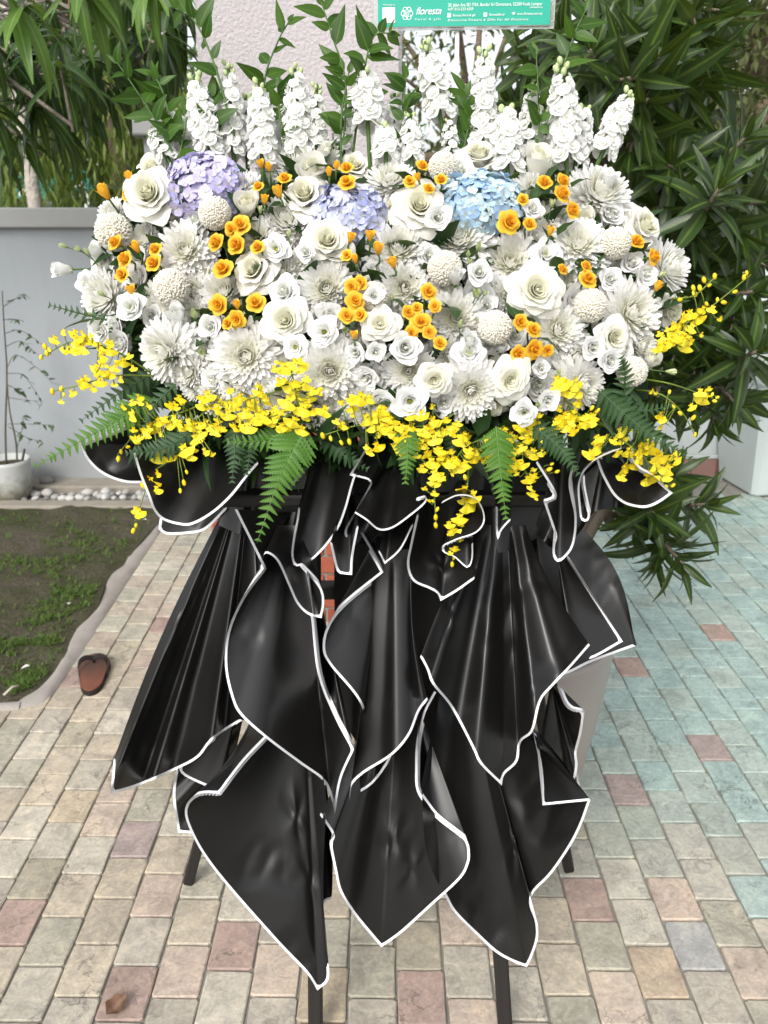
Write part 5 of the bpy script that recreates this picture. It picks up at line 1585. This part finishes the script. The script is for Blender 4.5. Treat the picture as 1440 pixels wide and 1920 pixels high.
# yellow spray roses: several blooms on one branching stem
M_rleaf = leaf_mat('rose_leaf', C(.016, .042, .014), C(.035, .075, .022), C(.07, .12, .04), .4, .15, False, .1)
rleaf = [leaf(MB(), .036, .024, .5, .25, 'ovate', nv=5, wave=.04).mesh('leaf', M_rleaf), leaf(MB(), .045, .027, .9, .2, 'ovate', nv=5, wave=.04).mesh('leaf', M_rleaf)]
for lab, bl in sprays:
    cx = sum(b[0] for b in bl) / len(bl); cy = sum(b[1] for b in bl) / len(bl)
    base = P(cx, cy + 55, surf_Y(cx, cy) + .07)
    root = thing('yellow_spray_rose', 'orange yellow spray rose stem ' + lab, 'spray rose', Matrix.Translation(base), 'orange yellow spray roses')
    st = MB()
    for (px, py, dpx, kd) in bl:
        p = P(px, py, surf_Y(px, py) - .045)
        R = dpx / 2 * depth(p) / F_PX * (1.08 if kd != 'b' else 1.0)
        n = facing(px, py, rr, .35)
        if kd == 'b':
            n = Vector((n.x * .6 + rr.uniform(-.3, .3), -.55, 1.1))
        n.normalize()
        zc = .4 if kd != 'b' else .8
        M = frame(p - n * zc * R - base, n, rr.uniform(0, 6), R)
        parts = YBUD if kd == 'b' else YROSE[kd]
        bloom = link('bloom', parts[1][1], root, M)          # the calyx carries the petals
        for (pn, me, m) in parts[2:]:
            link(pn, me, bloom, m)
        q = p - n * zc * R - base
        st.tube(spline([Vector((0, 0, 0)), q * .5 + Vector((0, .012, -.004)), q - n * .012, q], 7), .0016, 5)
    link('stem', st.mesh('stem', M_stem), root)
    for k in range(4 + len(bl) // 2):
        b = rr.choice(bl)
        p = P(b[0] + rr.uniform(-24, 24), b[1] + rr.uniform(-6, 34), surf_Y(b[0], b[1]) - .012)
        M = Matrix.Translation(p - base) @ Euler((rr.uniform(.1, 1.2), rr.uniform(-.5, .5), rr.uniform(0, 6.28))).to_matrix().to_4x4()
        link('leaf', rr.choice(rleaf), root, M @ Matrix.Scale(rr.uniform(.7, 1.2), 4))

# hydrangeas: domes of four petalled florets
def floret_mesh(mat, seed):
    r2 = random.Random(seed)
    m = MB()
    for k in range(4):
        a = k * PI / 2 + r2.uniform(-.12, .12)
        M = Matrix.Rotation(a, 4, 'Z') @ Matrix.Rotation(r2.uniform(-.25, .25), 4, 'X') @ Matrix.Rotation(r2.uniform(-.3, .15), 4, 'Y')
        def fn(u, v, k=k):
            s = (u - .5) * 2
            r = .08 + .92 * v
            w = .62 * math.sin(PI * min(.93, .12 + .72 * v)) * (1 if v < .9 else .82)
            return (r * (1 - .10 * s * s * v), s * w, .10 * v + .10 * s * s - .14 * v * v + (k % 2) * .03, max(.002, v))
        m.grid(4, 4, fn, M)
    m.sphere(.09, (0, 0, .06), 6, 4)
    return m.mesh('floret', mat)
def hyd_mat(name, a, b, c):
    t = NT(name)
    r = t.rnd()
    col = t.ramp(r, [(0, a), (.5, b), (1, c)])
    col = t.mix(t.ramp(t.ga(), [(0, C(1, 1, 1)), (.25, C(0, 0, 0))]), col, C(.60, .62, .50))
    t.set(col, .55, .3)
    t.thin(.25, col)
    return t.m
HYD = [('large lilac hydrangea head between the open rose and the slim orange buds', 385, 350, 168, 128, hyd_mat('hydrangea_lilac', C(.44, .45, .76), C(.60, .54, .80), C(.70, .65, .85)), (-.05, .75)),
       ('smaller blue lilac hydrangea head in the middle of the flowers', 652, 400, 142, 118, hyd_mat('hydrangea_blue_lilac', C(.48, .52, .80), C(.60, .62, .85), C(.72, .75, .90)), (0, .6)),
       ('pale sky blue hydrangea head below the half closed white roses', 902, 378, 158, 122, hyd_mat('hydrangea_sky', C(.36, .54, .79), C(.54, .71, .84), C(.70, .82, .84)), (.05, .65))]
for (lab, px, py, w, h, mat, fx) in HYD:
    Y = surf_Y(px, py) - .0
    p = P(px, py, Y); s = depth(p) / F_PX
    n = Vector((fx[0], -1, fx[1])).normalized()
    root = thing('hydrangea', lab, 'hydrangea', frame(p + Vector((0, .012, -.005)), n, 0, 1, up=(0, .3, 1)), 'hydrangea heads')
    link('stem', MB().tube([(0, 0, -.09), (0, 0, .02)], .004, 6).mesh('stem', M_stem), root)
    link('stalks', MB().sphere(1, (0, 0, .0), 16, 10, (w / 2 * s * .84, h / 2 * s * .84, h / 2 * s * .72)).mesh('stalks', leaf_mat('hydrangea_stalk', C(.10, .14, .12), C(.14, .17, .16), None, .6, 0)), root)
    fm = [floret_mesh(mat, k + px) for k in range(4)]
    N = 150
    for k in range(N):
        z = 1 - (k + .5) / N * 1.45
        r = math.sqrt(max(0, 1 - z * z)); az = k * 2.39996
        d = Vector((r * math.cos(az), r * math.sin(az), z))
        q = Vector((d.x * w / 2 * s, d.y * h / 2 * s, d.z * h / 2 * s * .9)) * rr.uniform(.84, 1.04)
        nn = Vector((d.x / w, d.y / h, d.z / h)).normalized() + Vector((rr.uniform(-.5, .5), rr.uniform(-.5, .5), rr.uniform(-.3, .3)))
        link('floret', fm[k % 4], root, frame(q, nn, rr.uniform(0, 6), .0108 * rr.uniform(.75, 1.2)))

# white stock spikes
M_stock = petal_mat('stock_petal', C(.92, .92, .90), C(.78, .83, .58), .6, .42, 0, .35)
def ruffle(seed):
    r2 = random.Random(seed)
    m = MB()
    for ring, (n, tilt, L) in enumerate(((5, 78, 1.0), (4, 52, .72), (3, 24, .5))):
        for k in range(n):
            a = k * 2 * PI / n + ring * .6 + r2.uniform(-.2, .2)
            t0 = math.radians(tilt + r2.uniform(-10, 10))
            ph = r2.uniform(0, 6)
            def fn(u, v):
                s = (u - .5) * 2
                q = v * L * (1 - .22 * abs(s) ** 2.2)
                w = .56 * L * math.sin(min(1, .15 + v) * PI / 2)
                z = math.cos(t0) * q + .07 * math.sin(2.2 * s + ph) * v + .10 * s * s * v
                return (math.sin(t0) * q + .04, s * w, z, max(.002, v))
            m.grid(5, 4, fn, Matrix.Rotation(a, 4, 'Z'))
    return m.mesh('floret', M_stock)
stock_f = [ruffle(i) for i in range(4)]
sbud = MB().sphere(.5, (0, 0, .3), 7, 5, (1, 1, 1.4))
sbud.a = [.25] * len(sbud.v)
stock_b = sbud.mesh('bud', petal_mat('stock_bud', C(.66, .72, .45), C(.52, .62, .30), .6, .2, 0, 1))
stocks = [(284, 240, 318, 305, 48, .02, 'shortest white stock spike, far left above the open rose'), (364, 142, 396, 292, 62, .03, 'white stock spike left, behind the large lilac hydrangea'), (428, 118, 438, 292, 52, .06, 'white stock spike with a greenish tip right of the lilac hydrangea spike'),
          (486, 155, 492, 305, 58, .03, 'white stock spike fourth from the left'), (553, 126, 560, 290, 60, .05, 'tall white stock spike fifth from the left'), (594, 158, 592, 292, 46, .06, 'narrow white stock spike sixth from the left'),
          (684, 128, 690, 240, 72, .05, 'broad white stock spike below the leafy sprig left of the sign'), (722, 232, 724, 302, 54, .02, 'stubby white stock spike in front, above the topmost pompon at its left'), (768, 212, 772, 304, 48, .04, 'short white stock spike just left of the white pole base'),
          (797, 78, 826, 222, 58, .06, 'tallest white stock spike just left of the white pole'), (842, 222, 846, 296, 36, .03, 'thin short white stock spike at the white pole'), (908, 92, 902, 275, 60, .06, 'tall white stock spike just right of the white pole'),
          (948, 200, 952, 322, 66, .02, 'white stock spike above the pale blue hydrangea'), (1000, 158, 988, 300, 46, .07, 'slim white stock spike between two broad ones right of the pole'), (1052, 118, 1062, 305, 66, .04, 'broad tall white stock spike at right'),
          (1096, 198, 1078, 312, 54, .06, 'white stock spike leaning left behind the broad right one'), (1182, 172, 1128, 290, 56, .04, 'white stock spike leaning right, furthest right'), (640, 190, 645, 300, 44, .08, 'white stock spike half hidden behind the half closed rose'),
          (326, 205, 345, 300, 50, .07, 'white stock spike deep behind the two leftmost ones'), (460, 178, 464, 300, 50, .09, 'white stock spike in the back row between the third and fourth'), (872, 160, 872, 300, 46, .10, 'white stock spike in the back row just right of the pole'), (1022, 205, 1022, 310, 50, .09, 'white stock spike in the back row left of the broad right one'), (520, 200, 524, 300, 48, .09, 'white stock spike in the back row between the fourth and fifth'), (740, 175, 742, 290, 46, .10, 'white stock spike in the back row left of the tallest one')]
stocks = [(a, b, c, d, w * 1.04, o_, l) for a, b, c, d, w, o_, l in stocks]
for (x0, y0, x1, y1, w, off, lab) in stocks:
    Y = surf_Y((x0 + x1) / 2, 300) + off
    top, bot = P(x0, y0, Y + .02), P(x1, y1, Y)
    root = thing('stock_flower', lab, 'stock', Matrix.Translation(bot), 'white stock spikes')
    ax = top - bot; L = ax.length; ax.normalize()
    s = depth(bot) / F_PX
    link('stem', MB().tube([-ax * .10, ax * L * .5, ax * L], [.004, .0035, .0025], 6).mesh('stem', M_stem), root)
    n = int(L / .0038) + 8
    R = w / 2 * s
    xa = ax.cross(Vector((0, 1, 0))).normalized(); ya = ax.cross(xa)
    for k in range(n):
        t = (k + .5) / n
        az = k * 2.4
        d = xa * math.cos(az) + ya * math.sin(az)
        if t > .87:
            M = frame(ax * L * t + d * R * .26, d * .5 + ax, 0, R * rr.uniform(.26, .36))
            link('bud', stock_b, root, M)
        else:
            fr = R * (.50 - .18 * sstep(.5, .95, t)) * rr.uniform(.85, 1.15)
            M = frame(ax * L * t + d * R * (.62 - .32 * sstep(.5, 1, t)), d + ax * rr.uniform(.1, .7) + Vector((0, -.15, 0)), rr.uniform(0, 6), fr)
            link('floret', stock_f[k % 4], root, M)

# leafy sprigs rising behind the stock
M_spr = leaf_mat('sprig_leaf', C(.020, .062, .008), C(.052, .120, .014), C(.085, .16, .03), .42, .26, False, .1)
spr_l = [leaf(MB(), .052, .025, .35, .2, 'ovate', nv=6).mesh('leaf', M_spr), leaf(MB(), .046, .024, .7, .15, 'ovate', nv=6, wave=.03).mesh('leaf', M_spr), leaf(MB(), .058, .023, .2, .3, 'ovate', nv=6, twist=.5).mesh('leaf', M_spr)]
sprigs = [([(330, 300), (285, 215), (215, 110)], .02, 'leafy green sprig reaching to the far left above the orange roses', 15), ([(350, 300), (320, 220), (300, 160), (285, 140)], .05, 'leafy green sprig behind the leftmost stock spikes', 13), ([(440, 260), (405, 130), (365, 40), (318, 10)], .05, 'leafy green sprig with bright leaves against the column edge', 13),
          ([(500, 300), (495, 160), (520, 80), (545, 35)], .06, 'leafy green sprig in front of the plaster column', 11), ([(640, 320), (648, 160), (620, 60), (603, 5)], .07, 'tall leafy green sprig left of the sign', 11), ([(660, 300), (680, 150), (700, 70), (735, 62)], .06, 'leafy green sprig directly under the left end of the sign', 16),
          ([(640, 330), (640, 220), (655, 130)], .03, 'short leafy green sprig in the gap left of the broad stock spike', 12), ([(760, 320), (755, 220), (762, 140)], .06, 'leafy green sprig just left of the tallest stock spike', 13),
          ([(1010, 320), (1010, 200), (1005, 95)], .05, 'leafy green sprig below the right end of the sign', 13), ([(1040, 320), (1050, 160), (1075, 70), (1100, 15)], .06, 'tall leafy green sprig with bright leaves against the dark shrub', 15), ([(390, 310), (400, 220), (395, 180)], .03, 'dark leafy sprig between the second and third stock spikes', 12),
          ([(540, 310), (525, 220), (520, 160)], .04, 'dark leafy sprig between the fourth and fifth stock spikes', 12), ([(860, 320), (880, 220), (870, 170)], .05, 'dark leafy sprig behind the base of the white pole', 12), ([(330, 320), (345, 250), (350, 215)], .02, 'small leafy sprig just above the leftmost open roses', 9)]
for (pts, off, lab, n) in sprigs:
    Y = surf_Y(pts[0][0], 300) + off
    b = P(pts[0][0], pts[0][1], Y)
    root = thing('leafy_sprig', lab, 'sprig', Matrix.Translation(b), 'green leafy sprigs')
    c = spline([P(x, y, Y + .01 * i) - b for i, (x, y) in enumerate(pts)], 24)
    link('stem', MB().tube(c, [.0022 * (1 - .025 * i) for i in range(24)], 5).mesh('stem', M_stem), root)
    n = int(n * 1.05)
    for k in range(n):
        t = min(1, .22 + .78 * k / (n - 1) + rr.uniform(-.03, .03))
        i = min(22, int(t * 23))
        d = (c[i + 1] - c[i]).normalized()
        side = d.cross(Vector((0, -1, 0))).normalized() * (1 if (k % 2) ^ (rr.random() < .25) else -1)
        y = (side * rr.uniform(.25, 1.1) + d * (rr.uniform(.1, 1.0) if k < n - 1 else 3) + Vector((0, rr.uniform(-.9, .5), rr.uniform(-.3, .3)))).normalized()
        z = Vector((rr.uniform(-.8, .8), -1, rr.uniform(-.1, .9))); z = (z - y * z.dot(y)).normalized(); x = y.cross(z)
        M = Matrix((x, y, z)).transposed().to_4x4(); M.translation = c[i]
        link('leaf', spr_l[k % 3], root, M @ Matrix.Scale(rr.uniform(.5, 1.0) * (1 - .3 * sstep(.8, 1, t)), 4))

# fern fronds
M_fern = leaf_mat('fern_leaflet', C(.050, .145, .014), C(.085, .20, .022), C(.12, .24, .045), .45, .3, False, .12)
M_fernd = leaf_mat('dark_fern_leaflet', C(.016, .048, .016), C(.03, .075, .022), C(.05, .1, .035), .45, .2, False, .12)
def pinna(mat):
    """leaflet with toothed edge along +Y"""
    m = MB(); nvp = 14
    def fn(u, v):
        s = (u - .5) * 2
        w = .18 * (1 - v ** 1.6) ** .8 * (1 + .24 * (1 if int(round(v * nvp)) % 2 else -1)) + .004
        return (s * w, v, abs(s) * w * .3 - .25 * v * v, abs(s) + 1e-4)
    m.grid(2, nvp, fn)
    return m.mesh('leaflet', mat)
pin_l, pin_d = pinna(M_fern), pinna(M_fernd)
ferns = [([(290, 745), (190, 805), (62, 876)], 96, 1.17, 1.08, 26, 0, 'long bright fern frond pointing far left under the orchids'), ([(570, 800), (530, 880), (482, 1018)], 122, 1.10, .99, 24, 0, 'largest bright fern frond hanging over the black paper left of centre'),
         ([(560, 800), (500, 825), (425, 828)], 80, 1.12, 1.07, 18, 0, 'bright fern frond spreading left above the largest frond'), ([(930, 800), (938, 880), (949, 975)], 92, 1.06, 1.0, 22, 0, 'bright fern frond hanging over the black paper right of centre'), ([(762, 800), (764, 850), (760, 907)], 74, 1.08, 1.03, 15, 0, 'small bright fern tip at the centre under the orchids'),
         ([(1120, 730), (1200, 800), (1298, 862)], 90, 1.14, 1.08, 24, 1, 'dark fern frond pointing down right under the right orchids'), ([(1170, 760), (1172, 700), (1165, 670)], 60, 1.14, 1.10, 14, 1, 'short dark fern frond standing beside the lowest right pompon'), ([(380, 790), (310, 840), (235, 850)], 90, 1.13, 1.09, 20, 1, 'dark fern frond behind the left orchids'),
         ([(440, 800), (440, 850), (435, 905)], 70, 1.12, 1.07, 15, 1, 'dark fern frond hanging left of the largest bright frond'), ([(480, 800), (470, 845), (462, 890)], 60, 1.13, 1.09, 14, 1, 'narrow dark fern tip beside the dark hanging frond'), ([(300, 690), (220, 740), (150, 790)], 74, 1.2, 1.16, 18, 1, 'dark fern frond just above the long bright left frond'),
         ([(1000, 800), (1050, 840), (1085, 890)], 80, 1.10, 1.06, 18, 1, 'dark fern frond under the orchids right of centre'), ([(200, 600), (140, 585), (92, 572)], 46, 1.22, 1.2, 12, 1, 'dark leathery fern tip sticking out at the far left'), ([(600, 800), (640, 850), (690, 880)], 80, 1.13, 1.1, 16, 1, 'dark fern frond behind the zigzag paper edge'),
         ([(860, 790), (850, 830), (835, 880)], 60, 1.12, 1.09, 14, 1, 'dark fern tip behind the dangling orchids'), ([(330, 720), (290, 760), (270, 800)], 60, 1.16, 1.13, 14, 1, 'small dark fern frond below the lower left chrysanthemum'), ([(1150, 760), (1210, 770), (1260, 760)], 60, 1.18, 1.16, 14, 1, 'dark fern frond pointing right behind the right orchids')]
for (pts, w, Y0, Y1, n, dark, lab) in ferns:
    b = P(pts[0][0], pts[0][1], Y0)
    root = thing('fern_frond', lab, 'fern', Matrix.Translation(b), 'fern fronds')
    c = spline([P(x, y, lerp(Y0, Y1, i / (len(pts) - 1))) - b for i, (x, y) in enumerate(pts)], 40)
    link('stem', MB().tube(c, [.0016 * (1 - .02 * i) for i in range(40)], 5).mesh('stem', M_fernd if dark else M_fern), root)
    Wm = w / 2 * .85 / F_PX
    n = int(n * .75)
    for k in range(n):
        t = .06 + .93 * (k / (n - 1)) ** .92
        i = min(38, int(t * 39)); d = (c[i + 1] - c[i]).normalized()
        l = Wm * (1.05 - t) ** .75 * 1.25 * (sstep(-.3, .2, t))
        for s_ in (-1, 1):
            side = d.cross(Vector((0, -1, .25))).normalized() * s_
            y = (side + d * .55 + Vector((0, rr.uniform(-.1, .15), rr.uniform(-.1, .05)))).normalized()
            z = Vector((0, -1, .35)); z = (z - y * z.dot(y)).normalized(); x = y.cross(z)
            M = Matrix((x, y, z)).transposed().to_4x4(); M.translation = c[i]
            link('leaflet', pin_d if dark else pin_l, root, M @ Matrix.Diagonal((max(l, .006) * .85 + .004, max(l, .006), max(l, .006), 1)))

# dancing lady orchid sprays
t = NT('orchid_petal')
g = t.ga()
col = t.mix(t.rnd(), C(.89, .68, .012), C(.95, .82, .05))
spot = t.ramp(t.noise(3.2, 2, .5, t.coord()), [(.55, C(0, 0, 0)), (.62, C(1, 1, 1))])
col = t.mix(t.math('MULTIPLY', spot, t.ramp(g, [(.0, C(1, 1, 1)), (.35, C(0, 0, 0))])), col, C(.40, .14, .008))
t.set(col, .45, .35); t.thin(.3, col)
M_orch = t.m
M_ostem = leaf_mat('orchid_stem', C(.13, .19, .03), C(.20, .26, .04), None, .4, .1)
def orchid(seed):
    r2 = random.Random(seed)
    m = MB()
    def lip(u, v):
        a = lerp(-1.25, 1.25, u)
        lob = .78 + .22 * abs(math.sin(a * 1.25)) ** .8
        r = v * lob
        z = .16 * v + .10 * math.sin(a * 5 + seed) * v * v - .22 * v * v * abs(math.sin(a))
        return (math.sin(a) * r * .95, -math.cos(a) * r - .06, z, max(.002, .3 + .7 * v))
    m.grid(12, 5, lip)
    for k, (a, L) in enumerate(((PI / 2, .5), (PI * .5 + 1.05, .48), (PI * .5 - 1.05, .48), (PI * .5 + 2.0, .38), (PI * .5 - 2.0, .38))):
        M = Matrix.Rotation(a - PI / 2 + r2.uniform(-.15, .15), 4, 'Z') @ Matrix.Rotation(.25 + r2.uniform(-.2, .2), 4, 'X')
        q = leaf(MB(), L, .26, -.3, .1, 'lance', M, nv=4, wave=.1)
        q.a = [.12] * len(q.a)
        m.merge(q)
    s = MB().sphere(.11, (0, -.02, .1), 6, 4); s.a = [.15] * len(s.v); m.merge(s)
    return m.mesh('floret', M_orch)
orch = [orchid(i) for i in range(4)]
ob = MB().sphere(.5, (0, 0, 0), 7, 5, (.75, .75, 1.2)); ob.a = [.6] * len(ob.v)
orch_bud = ob.mesh('bud', M_orch)
osp = [('far left, its tip hanging beside the white wall', [(285, 700), (210, 655), (140, 640), (76, 670)], [(102, 637, 26), (140, 626, 30), (152, 650, 42), (130, 655, 26), (118, 655, 22), (192, 668, 40), (207, 657, 34), (230, 678, 34), (175, 640, 28), (180, 690, 30), (215, 690, 26)], [(77, 670), (88, 662), (84, 650)], 0),
       ('left, below the far left spray', [(290, 705), (215, 705), (150, 722), (98, 734)], [(157, 716, 38), (188, 716, 32), (206, 702, 32), (136, 737, 24), (175, 728, 26)], [(115, 729), (98, 734), (120, 740)], 0),
       ('left, drooping over the round left collar', [(420, 740), (350, 770), (270, 800), (222, 850)], [(249, 778, 36), (279, 760, 26), (338, 747, 30), (320, 760, 28), (327, 788, 34), (362, 799, 36), (282, 802, 42), (300, 790, 32), (254, 823, 28), (270, 815, 26), (300, 858, 40), (348, 844, 42), (369, 823, 36), (386, 847, 28), (340, 800, 30), (262, 745, 26)], [(227, 847), (240, 838), (222, 860)], 0),
       ('left, its last bloom dangling over the paving', [(370, 790), (320, 860), (285, 890), (258, 965)], [(282, 905, 46), (296, 888, 26), (263, 962, 34)], [(255, 985), (250, 995)], 0),
       ('left of centre, running along under the white flowers', [(560, 720), (480, 745), (400, 760), (330, 830)], [(390, 743, 36), (380, 760, 32), (431, 760, 36), (410, 770, 30), (477, 760, 38), (494, 781, 42), (466, 802, 38), (428, 778, 34), (407, 802, 34), (450, 745, 32), (460, 775, 34), (487, 735, 32), (440, 800, 30), (385, 795, 30), (500, 750, 30)], [(345, 905), (338, 920), (350, 885)], 0),
       ('left of centre, standing up in front of a chrysanthemum', [(600, 820), (560, 760), (550, 710), (530, 680)], [(534, 690, 44), (565, 688, 36), (546, 726, 40), (572, 720, 40), (539, 755, 42), (567, 768, 44), (549, 790, 42), (532, 802, 36), (490, 775, 36), (607, 771, 36), (525, 715, 28), (555, 742, 34), (580, 745, 34), (515, 775, 32)], [(520, 680), (600, 730)], 0),
       ('centre, with a green tipped branch to the left', [(800, 760), (720, 790), (660, 800), (600, 818)], [(673, 747, 44), (660, 765, 30), (643, 797, 28), (688, 785, 40), (720, 802, 44), (735, 790, 36), (709, 837, 34), (758, 820, 44), (720, 769, 32), (754, 844, 38), (785, 833, 34), (700, 800, 34), (740, 815, 34), (770, 800, 30)], [(605, 817), (620, 822), (655, 828), (640, 830)], 0),
       ('centre right, just under the lowest white lisianthus', [(880, 750), (830, 790), (780, 800), (740, 800)], [(813, 792, 38), (792, 778, 34), (796, 809, 36), (830, 810, 30), (770, 780, 28), (850, 800, 30), (815, 825, 34)], [(742, 765)], 0),
       ('centre right, first dangling tail', [(830, 800), (822, 860), (815, 920), (818, 985)], [(810, 868, 38), (817, 890, 36), (815, 905, 30), (834, 855, 34), (800, 850, 30), (815, 925, 20), (826, 845, 32)], [(812, 940), (820, 955), (817, 970), (817, 985)], 0),
       ('centre right, longest dangling tail over the coiled paper', [(880, 830), (875, 920), (860, 990), (848, 1058)], [(869, 918, 34), (878, 948, 46), (862, 972, 36), (851, 997, 34), (862, 1010, 22), (853, 1028, 24)], [(858, 1030), (852, 1045), (848, 1058), (872, 895)], 0),
       ('right of centre, above the bright right fern', [(960, 790), (910, 820), (870, 840), (845, 880)], [(865, 826, 40), (858, 875, 42), (872, 870, 30), (910, 858, 30), (893, 850, 34), (880, 845, 28), (922, 820, 38), (938, 828, 34), (911, 856, 30)], [(840, 870), (848, 890)], 0),
       ('right of centre, drooping beside the hanging paper pocket', [(1060, 780), (1000, 810), (980, 860), (1000, 925)], [(956, 820, 38), (940, 815, 34), (990, 820, 40), (1001, 794, 34), (971, 842, 34), (964, 868, 40), (980, 872, 30), (997, 850, 36), (990, 899, 30), (999, 925, 26), (975, 800, 32), (1010, 815, 30)], [(1030, 880), (1045, 884), (1035, 870), (1005, 935)], 0),
       ('right, in front of the lower right chrysanthemum', [(1130, 800), (1090, 780), (1060, 750), (1045, 715)], [(1035, 809, 36), (1057, 782, 40), (1045, 790, 32), (1072, 782, 40), (1102, 788, 42), (1084, 755, 32), (1050, 722, 42), (1080, 720, 42), (1062, 800, 38), (1060, 735, 30), (1090, 795, 28)], [(1110, 765), (1120, 770)], 0),
       ('right, falling over the right collar', [(1110, 780), (1160, 820), (1210, 860), (1250, 915)], [(1117, 839, 46), (1122, 822, 28), (1164, 809, 36), (1180, 802, 22), (1177, 846, 36), (1170, 878, 42), (1200, 842, 42), (1222, 839, 44), (1237, 858, 44), (1249, 880, 40), (1219, 896, 40), (1226, 872, 34), (1195, 860, 32), (1248, 862, 32)], [(1249, 914), (1262, 910), (1240, 908)], 0),
       ('far right, reaching up with buds against the dark shrub', [(1210, 690), (1270, 620), (1340, 570), (1408, 515)], [(1275, 606, 40), (1267, 629, 42), (1284, 637, 42), (1309, 597, 36), (1286, 650, 36), (1243, 648, 36), (1255, 640, 30), (1295, 615, 30), (1335, 580, 24), (1262, 610, 28)], [(1357, 567), (1378, 547), (1395, 520), (1400, 512), (1345, 562), (1325, 570), (1300, 550), (1312, 540)], .02),
       ('far right, a thin stem with one bloom before the planter', [(1200, 710), (1250, 718), (1290, 730), (1330, 745)], [(1318, 747, 42), (1322, 738, 24)], [(1340, 752), (1335, 740), (1345, 745)], .02),
       ('far right, a thin drooping stem with few buds', [(1190, 730), (1240, 740), (1280, 775), (1305, 820)], [(1222, 733, 18), (1237, 779, 26), (1240, 785, 20)], [(1255, 735), (1262, 762), (1275, 775), (1300, 783), (1303, 815), (1240, 800)], .02),
       ('far right, thin budded tip curving above the right chrysanthemum', [(1260, 560), (1300, 555), (1330, 530), (1345, 515)], [], [(1300, 540), (1305, 552), (1320, 525), (1340, 518), (1275, 562), (1330, 535)], .03)]
for (lab, pts, bl, bd, off) in osp:
    def OY(px, py):
        return min(1.10 + .10 * ((px - 720) / 560) ** 2, 1.3) + off - .04 * sstep(800, 1000, py) - .015
    Y0 = OY(*pts[0]) + .05
    b = P(pts[0][0], pts[0][1], Y0)
    root = thing('orchid_spray', 'spray of yellow orchids ' + lab, 'orchid', Matrix.Translation(b), 'yellow orchid sprays')
    ctrl = [Vector((0, 0, 0))] + [P(x, y, OY(x, y)) - b for (x, y) in pts[1:]]
    c = spline(ctrl, 30)
    st = MB().tube(c, [.0016 - .00003 * i for i in range(30)], 5)
    extra = []
    for (x, y, d) in bl:
        for _q in range(2 if d > 28 else 1):
            extra.append((x + rr.uniform(-22, 22), y + rr.uniform(-18, 18), d * rr.uniform(.5, .8)))
    for (x, y, d) in bl + extra:
        p = P(x, y, OY(x, y) - rr.uniform(0, .022)) - b
        sc = d * depth(p + b) / F_PX * .52
        n = Vector((rr.uniform(-.65, .65) + (x - 720) / 1800, -1, rr.uniform(-.35, .45)))
        up = Vector((rr.uniform(-.7, .7), 0, 1))
        link('floret', orch[rr.randrange(4)], root, frame(p, n, 0, sc, up=up) @ Matrix.Translation((0, .3, 0)))
        near = min(c, key=lambda q: (q - p).length)
        if (near - p).length > .004:
            st.tube(spline([near, (near + p) / 2 + Vector((0, -.002, -.006)), p + Vector((0, .003, 0))], 5), .0008, 4)
    for (x, y) in bd:
        p = P(x, y, OY(x, y)) - b
        near = min(c, key=lambda q: (q - p).length)
        link('bud', orch_bud, root, frame(p, p - near + Vector((0, 0, .004)), 0, .0085 * rr.uniform(.7, 1.1)))
        if (near - p).length > .003:
            st.tube([near, (near + p) / 2 + Vector((0, 0, .003)), p], .0007, 4)
    link('stem', st.mesh('stem', M_ostem), root)

# foam block and the dark leaves packed between the flowers
M_foam = plain('wet_foam', C(.016, .030, .014), .95, .1, (80, .6, .004), .3, 30)
fm = MB()
def foam(side):
    def fn(u, v):
        px, py = lerp(230, 1215, u), lerp(345, 800, v)
        e = (abs(u - .5) * 2) ** 2.5 * 40
        py = lerp(345 + e * 1.6, 800 - e * 1.3, v)
        return P(px, py, surf_Y(px, py) + (.075 if side else .19))
    return fn
fm.grid(20, 10, foam(1)); fm.grid(20, 10, foam(0))
o = thing('floral_foam', 'dark green foam block hidden behind the packed flowers', 'foam', None, None, fm.mesh('floral_foam', M_foam))
fl_ = MB()
r3 = random.Random(404)
for k in range(900):
    px, py = r3.uniform(180, 1255), r3.uniform(330, 830)
    if ((px - 718) / 545) ** 2 + ((py - 575) / 262) ** 2 > 1:
        continue
    if any(((px - h[1]) / (h[3] * .62)) ** 2 + ((py - h[2]) / (h[4] * .62)) ** 2 < 1 for h in HYD):
        continue
    p = P(px, py, surf_Y(px, py) + r3.uniform(.025, .065))
    M = Matrix.Translation(p) @ Euler((r3.uniform(-.2, 1.5), r3.uniform(-.6, .6), r3.uniform(0, 6.28))).to_matrix().to_4x4()
    leaf(fl_, r3.uniform(.04, .075), r3.uniform(.02, .034), r3.uniform(.2, 1), .2, 'ovate', M, nv=4)
for k in range(420):          # fringe under the lowest flowers
    px = r3.uniform(250, 1180); py = r3.uniform(740, 850) - 40 * ((px - 715) / 465) ** 2
    p = P(px, py, 1.16 + .08 * ((px - 720) / 560) ** 2 + r3.uniform(-.02, .05))
    M = Matrix.Translation(p) @ Euler((r3.uniform(-1.2, -.3), r3.uniform(-.6, .6), r3.uniform(0, 6.28))).to_matrix().to_4x4()
    leaf(fl_, r3.uniform(.05, .09), r3.uniform(.012, .022), r3.uniform(.2, 1), .2, 'lance', M, nv=4)
stuff('filler_leaves', fl_.mesh('filler_leaves', leaf_mat('filler_leaf', C(.012, .035, .012), C(.032, .075, .022), None, .4, .15, True)), label='dark green filler leaves packed between the flowers', cat='leaves')
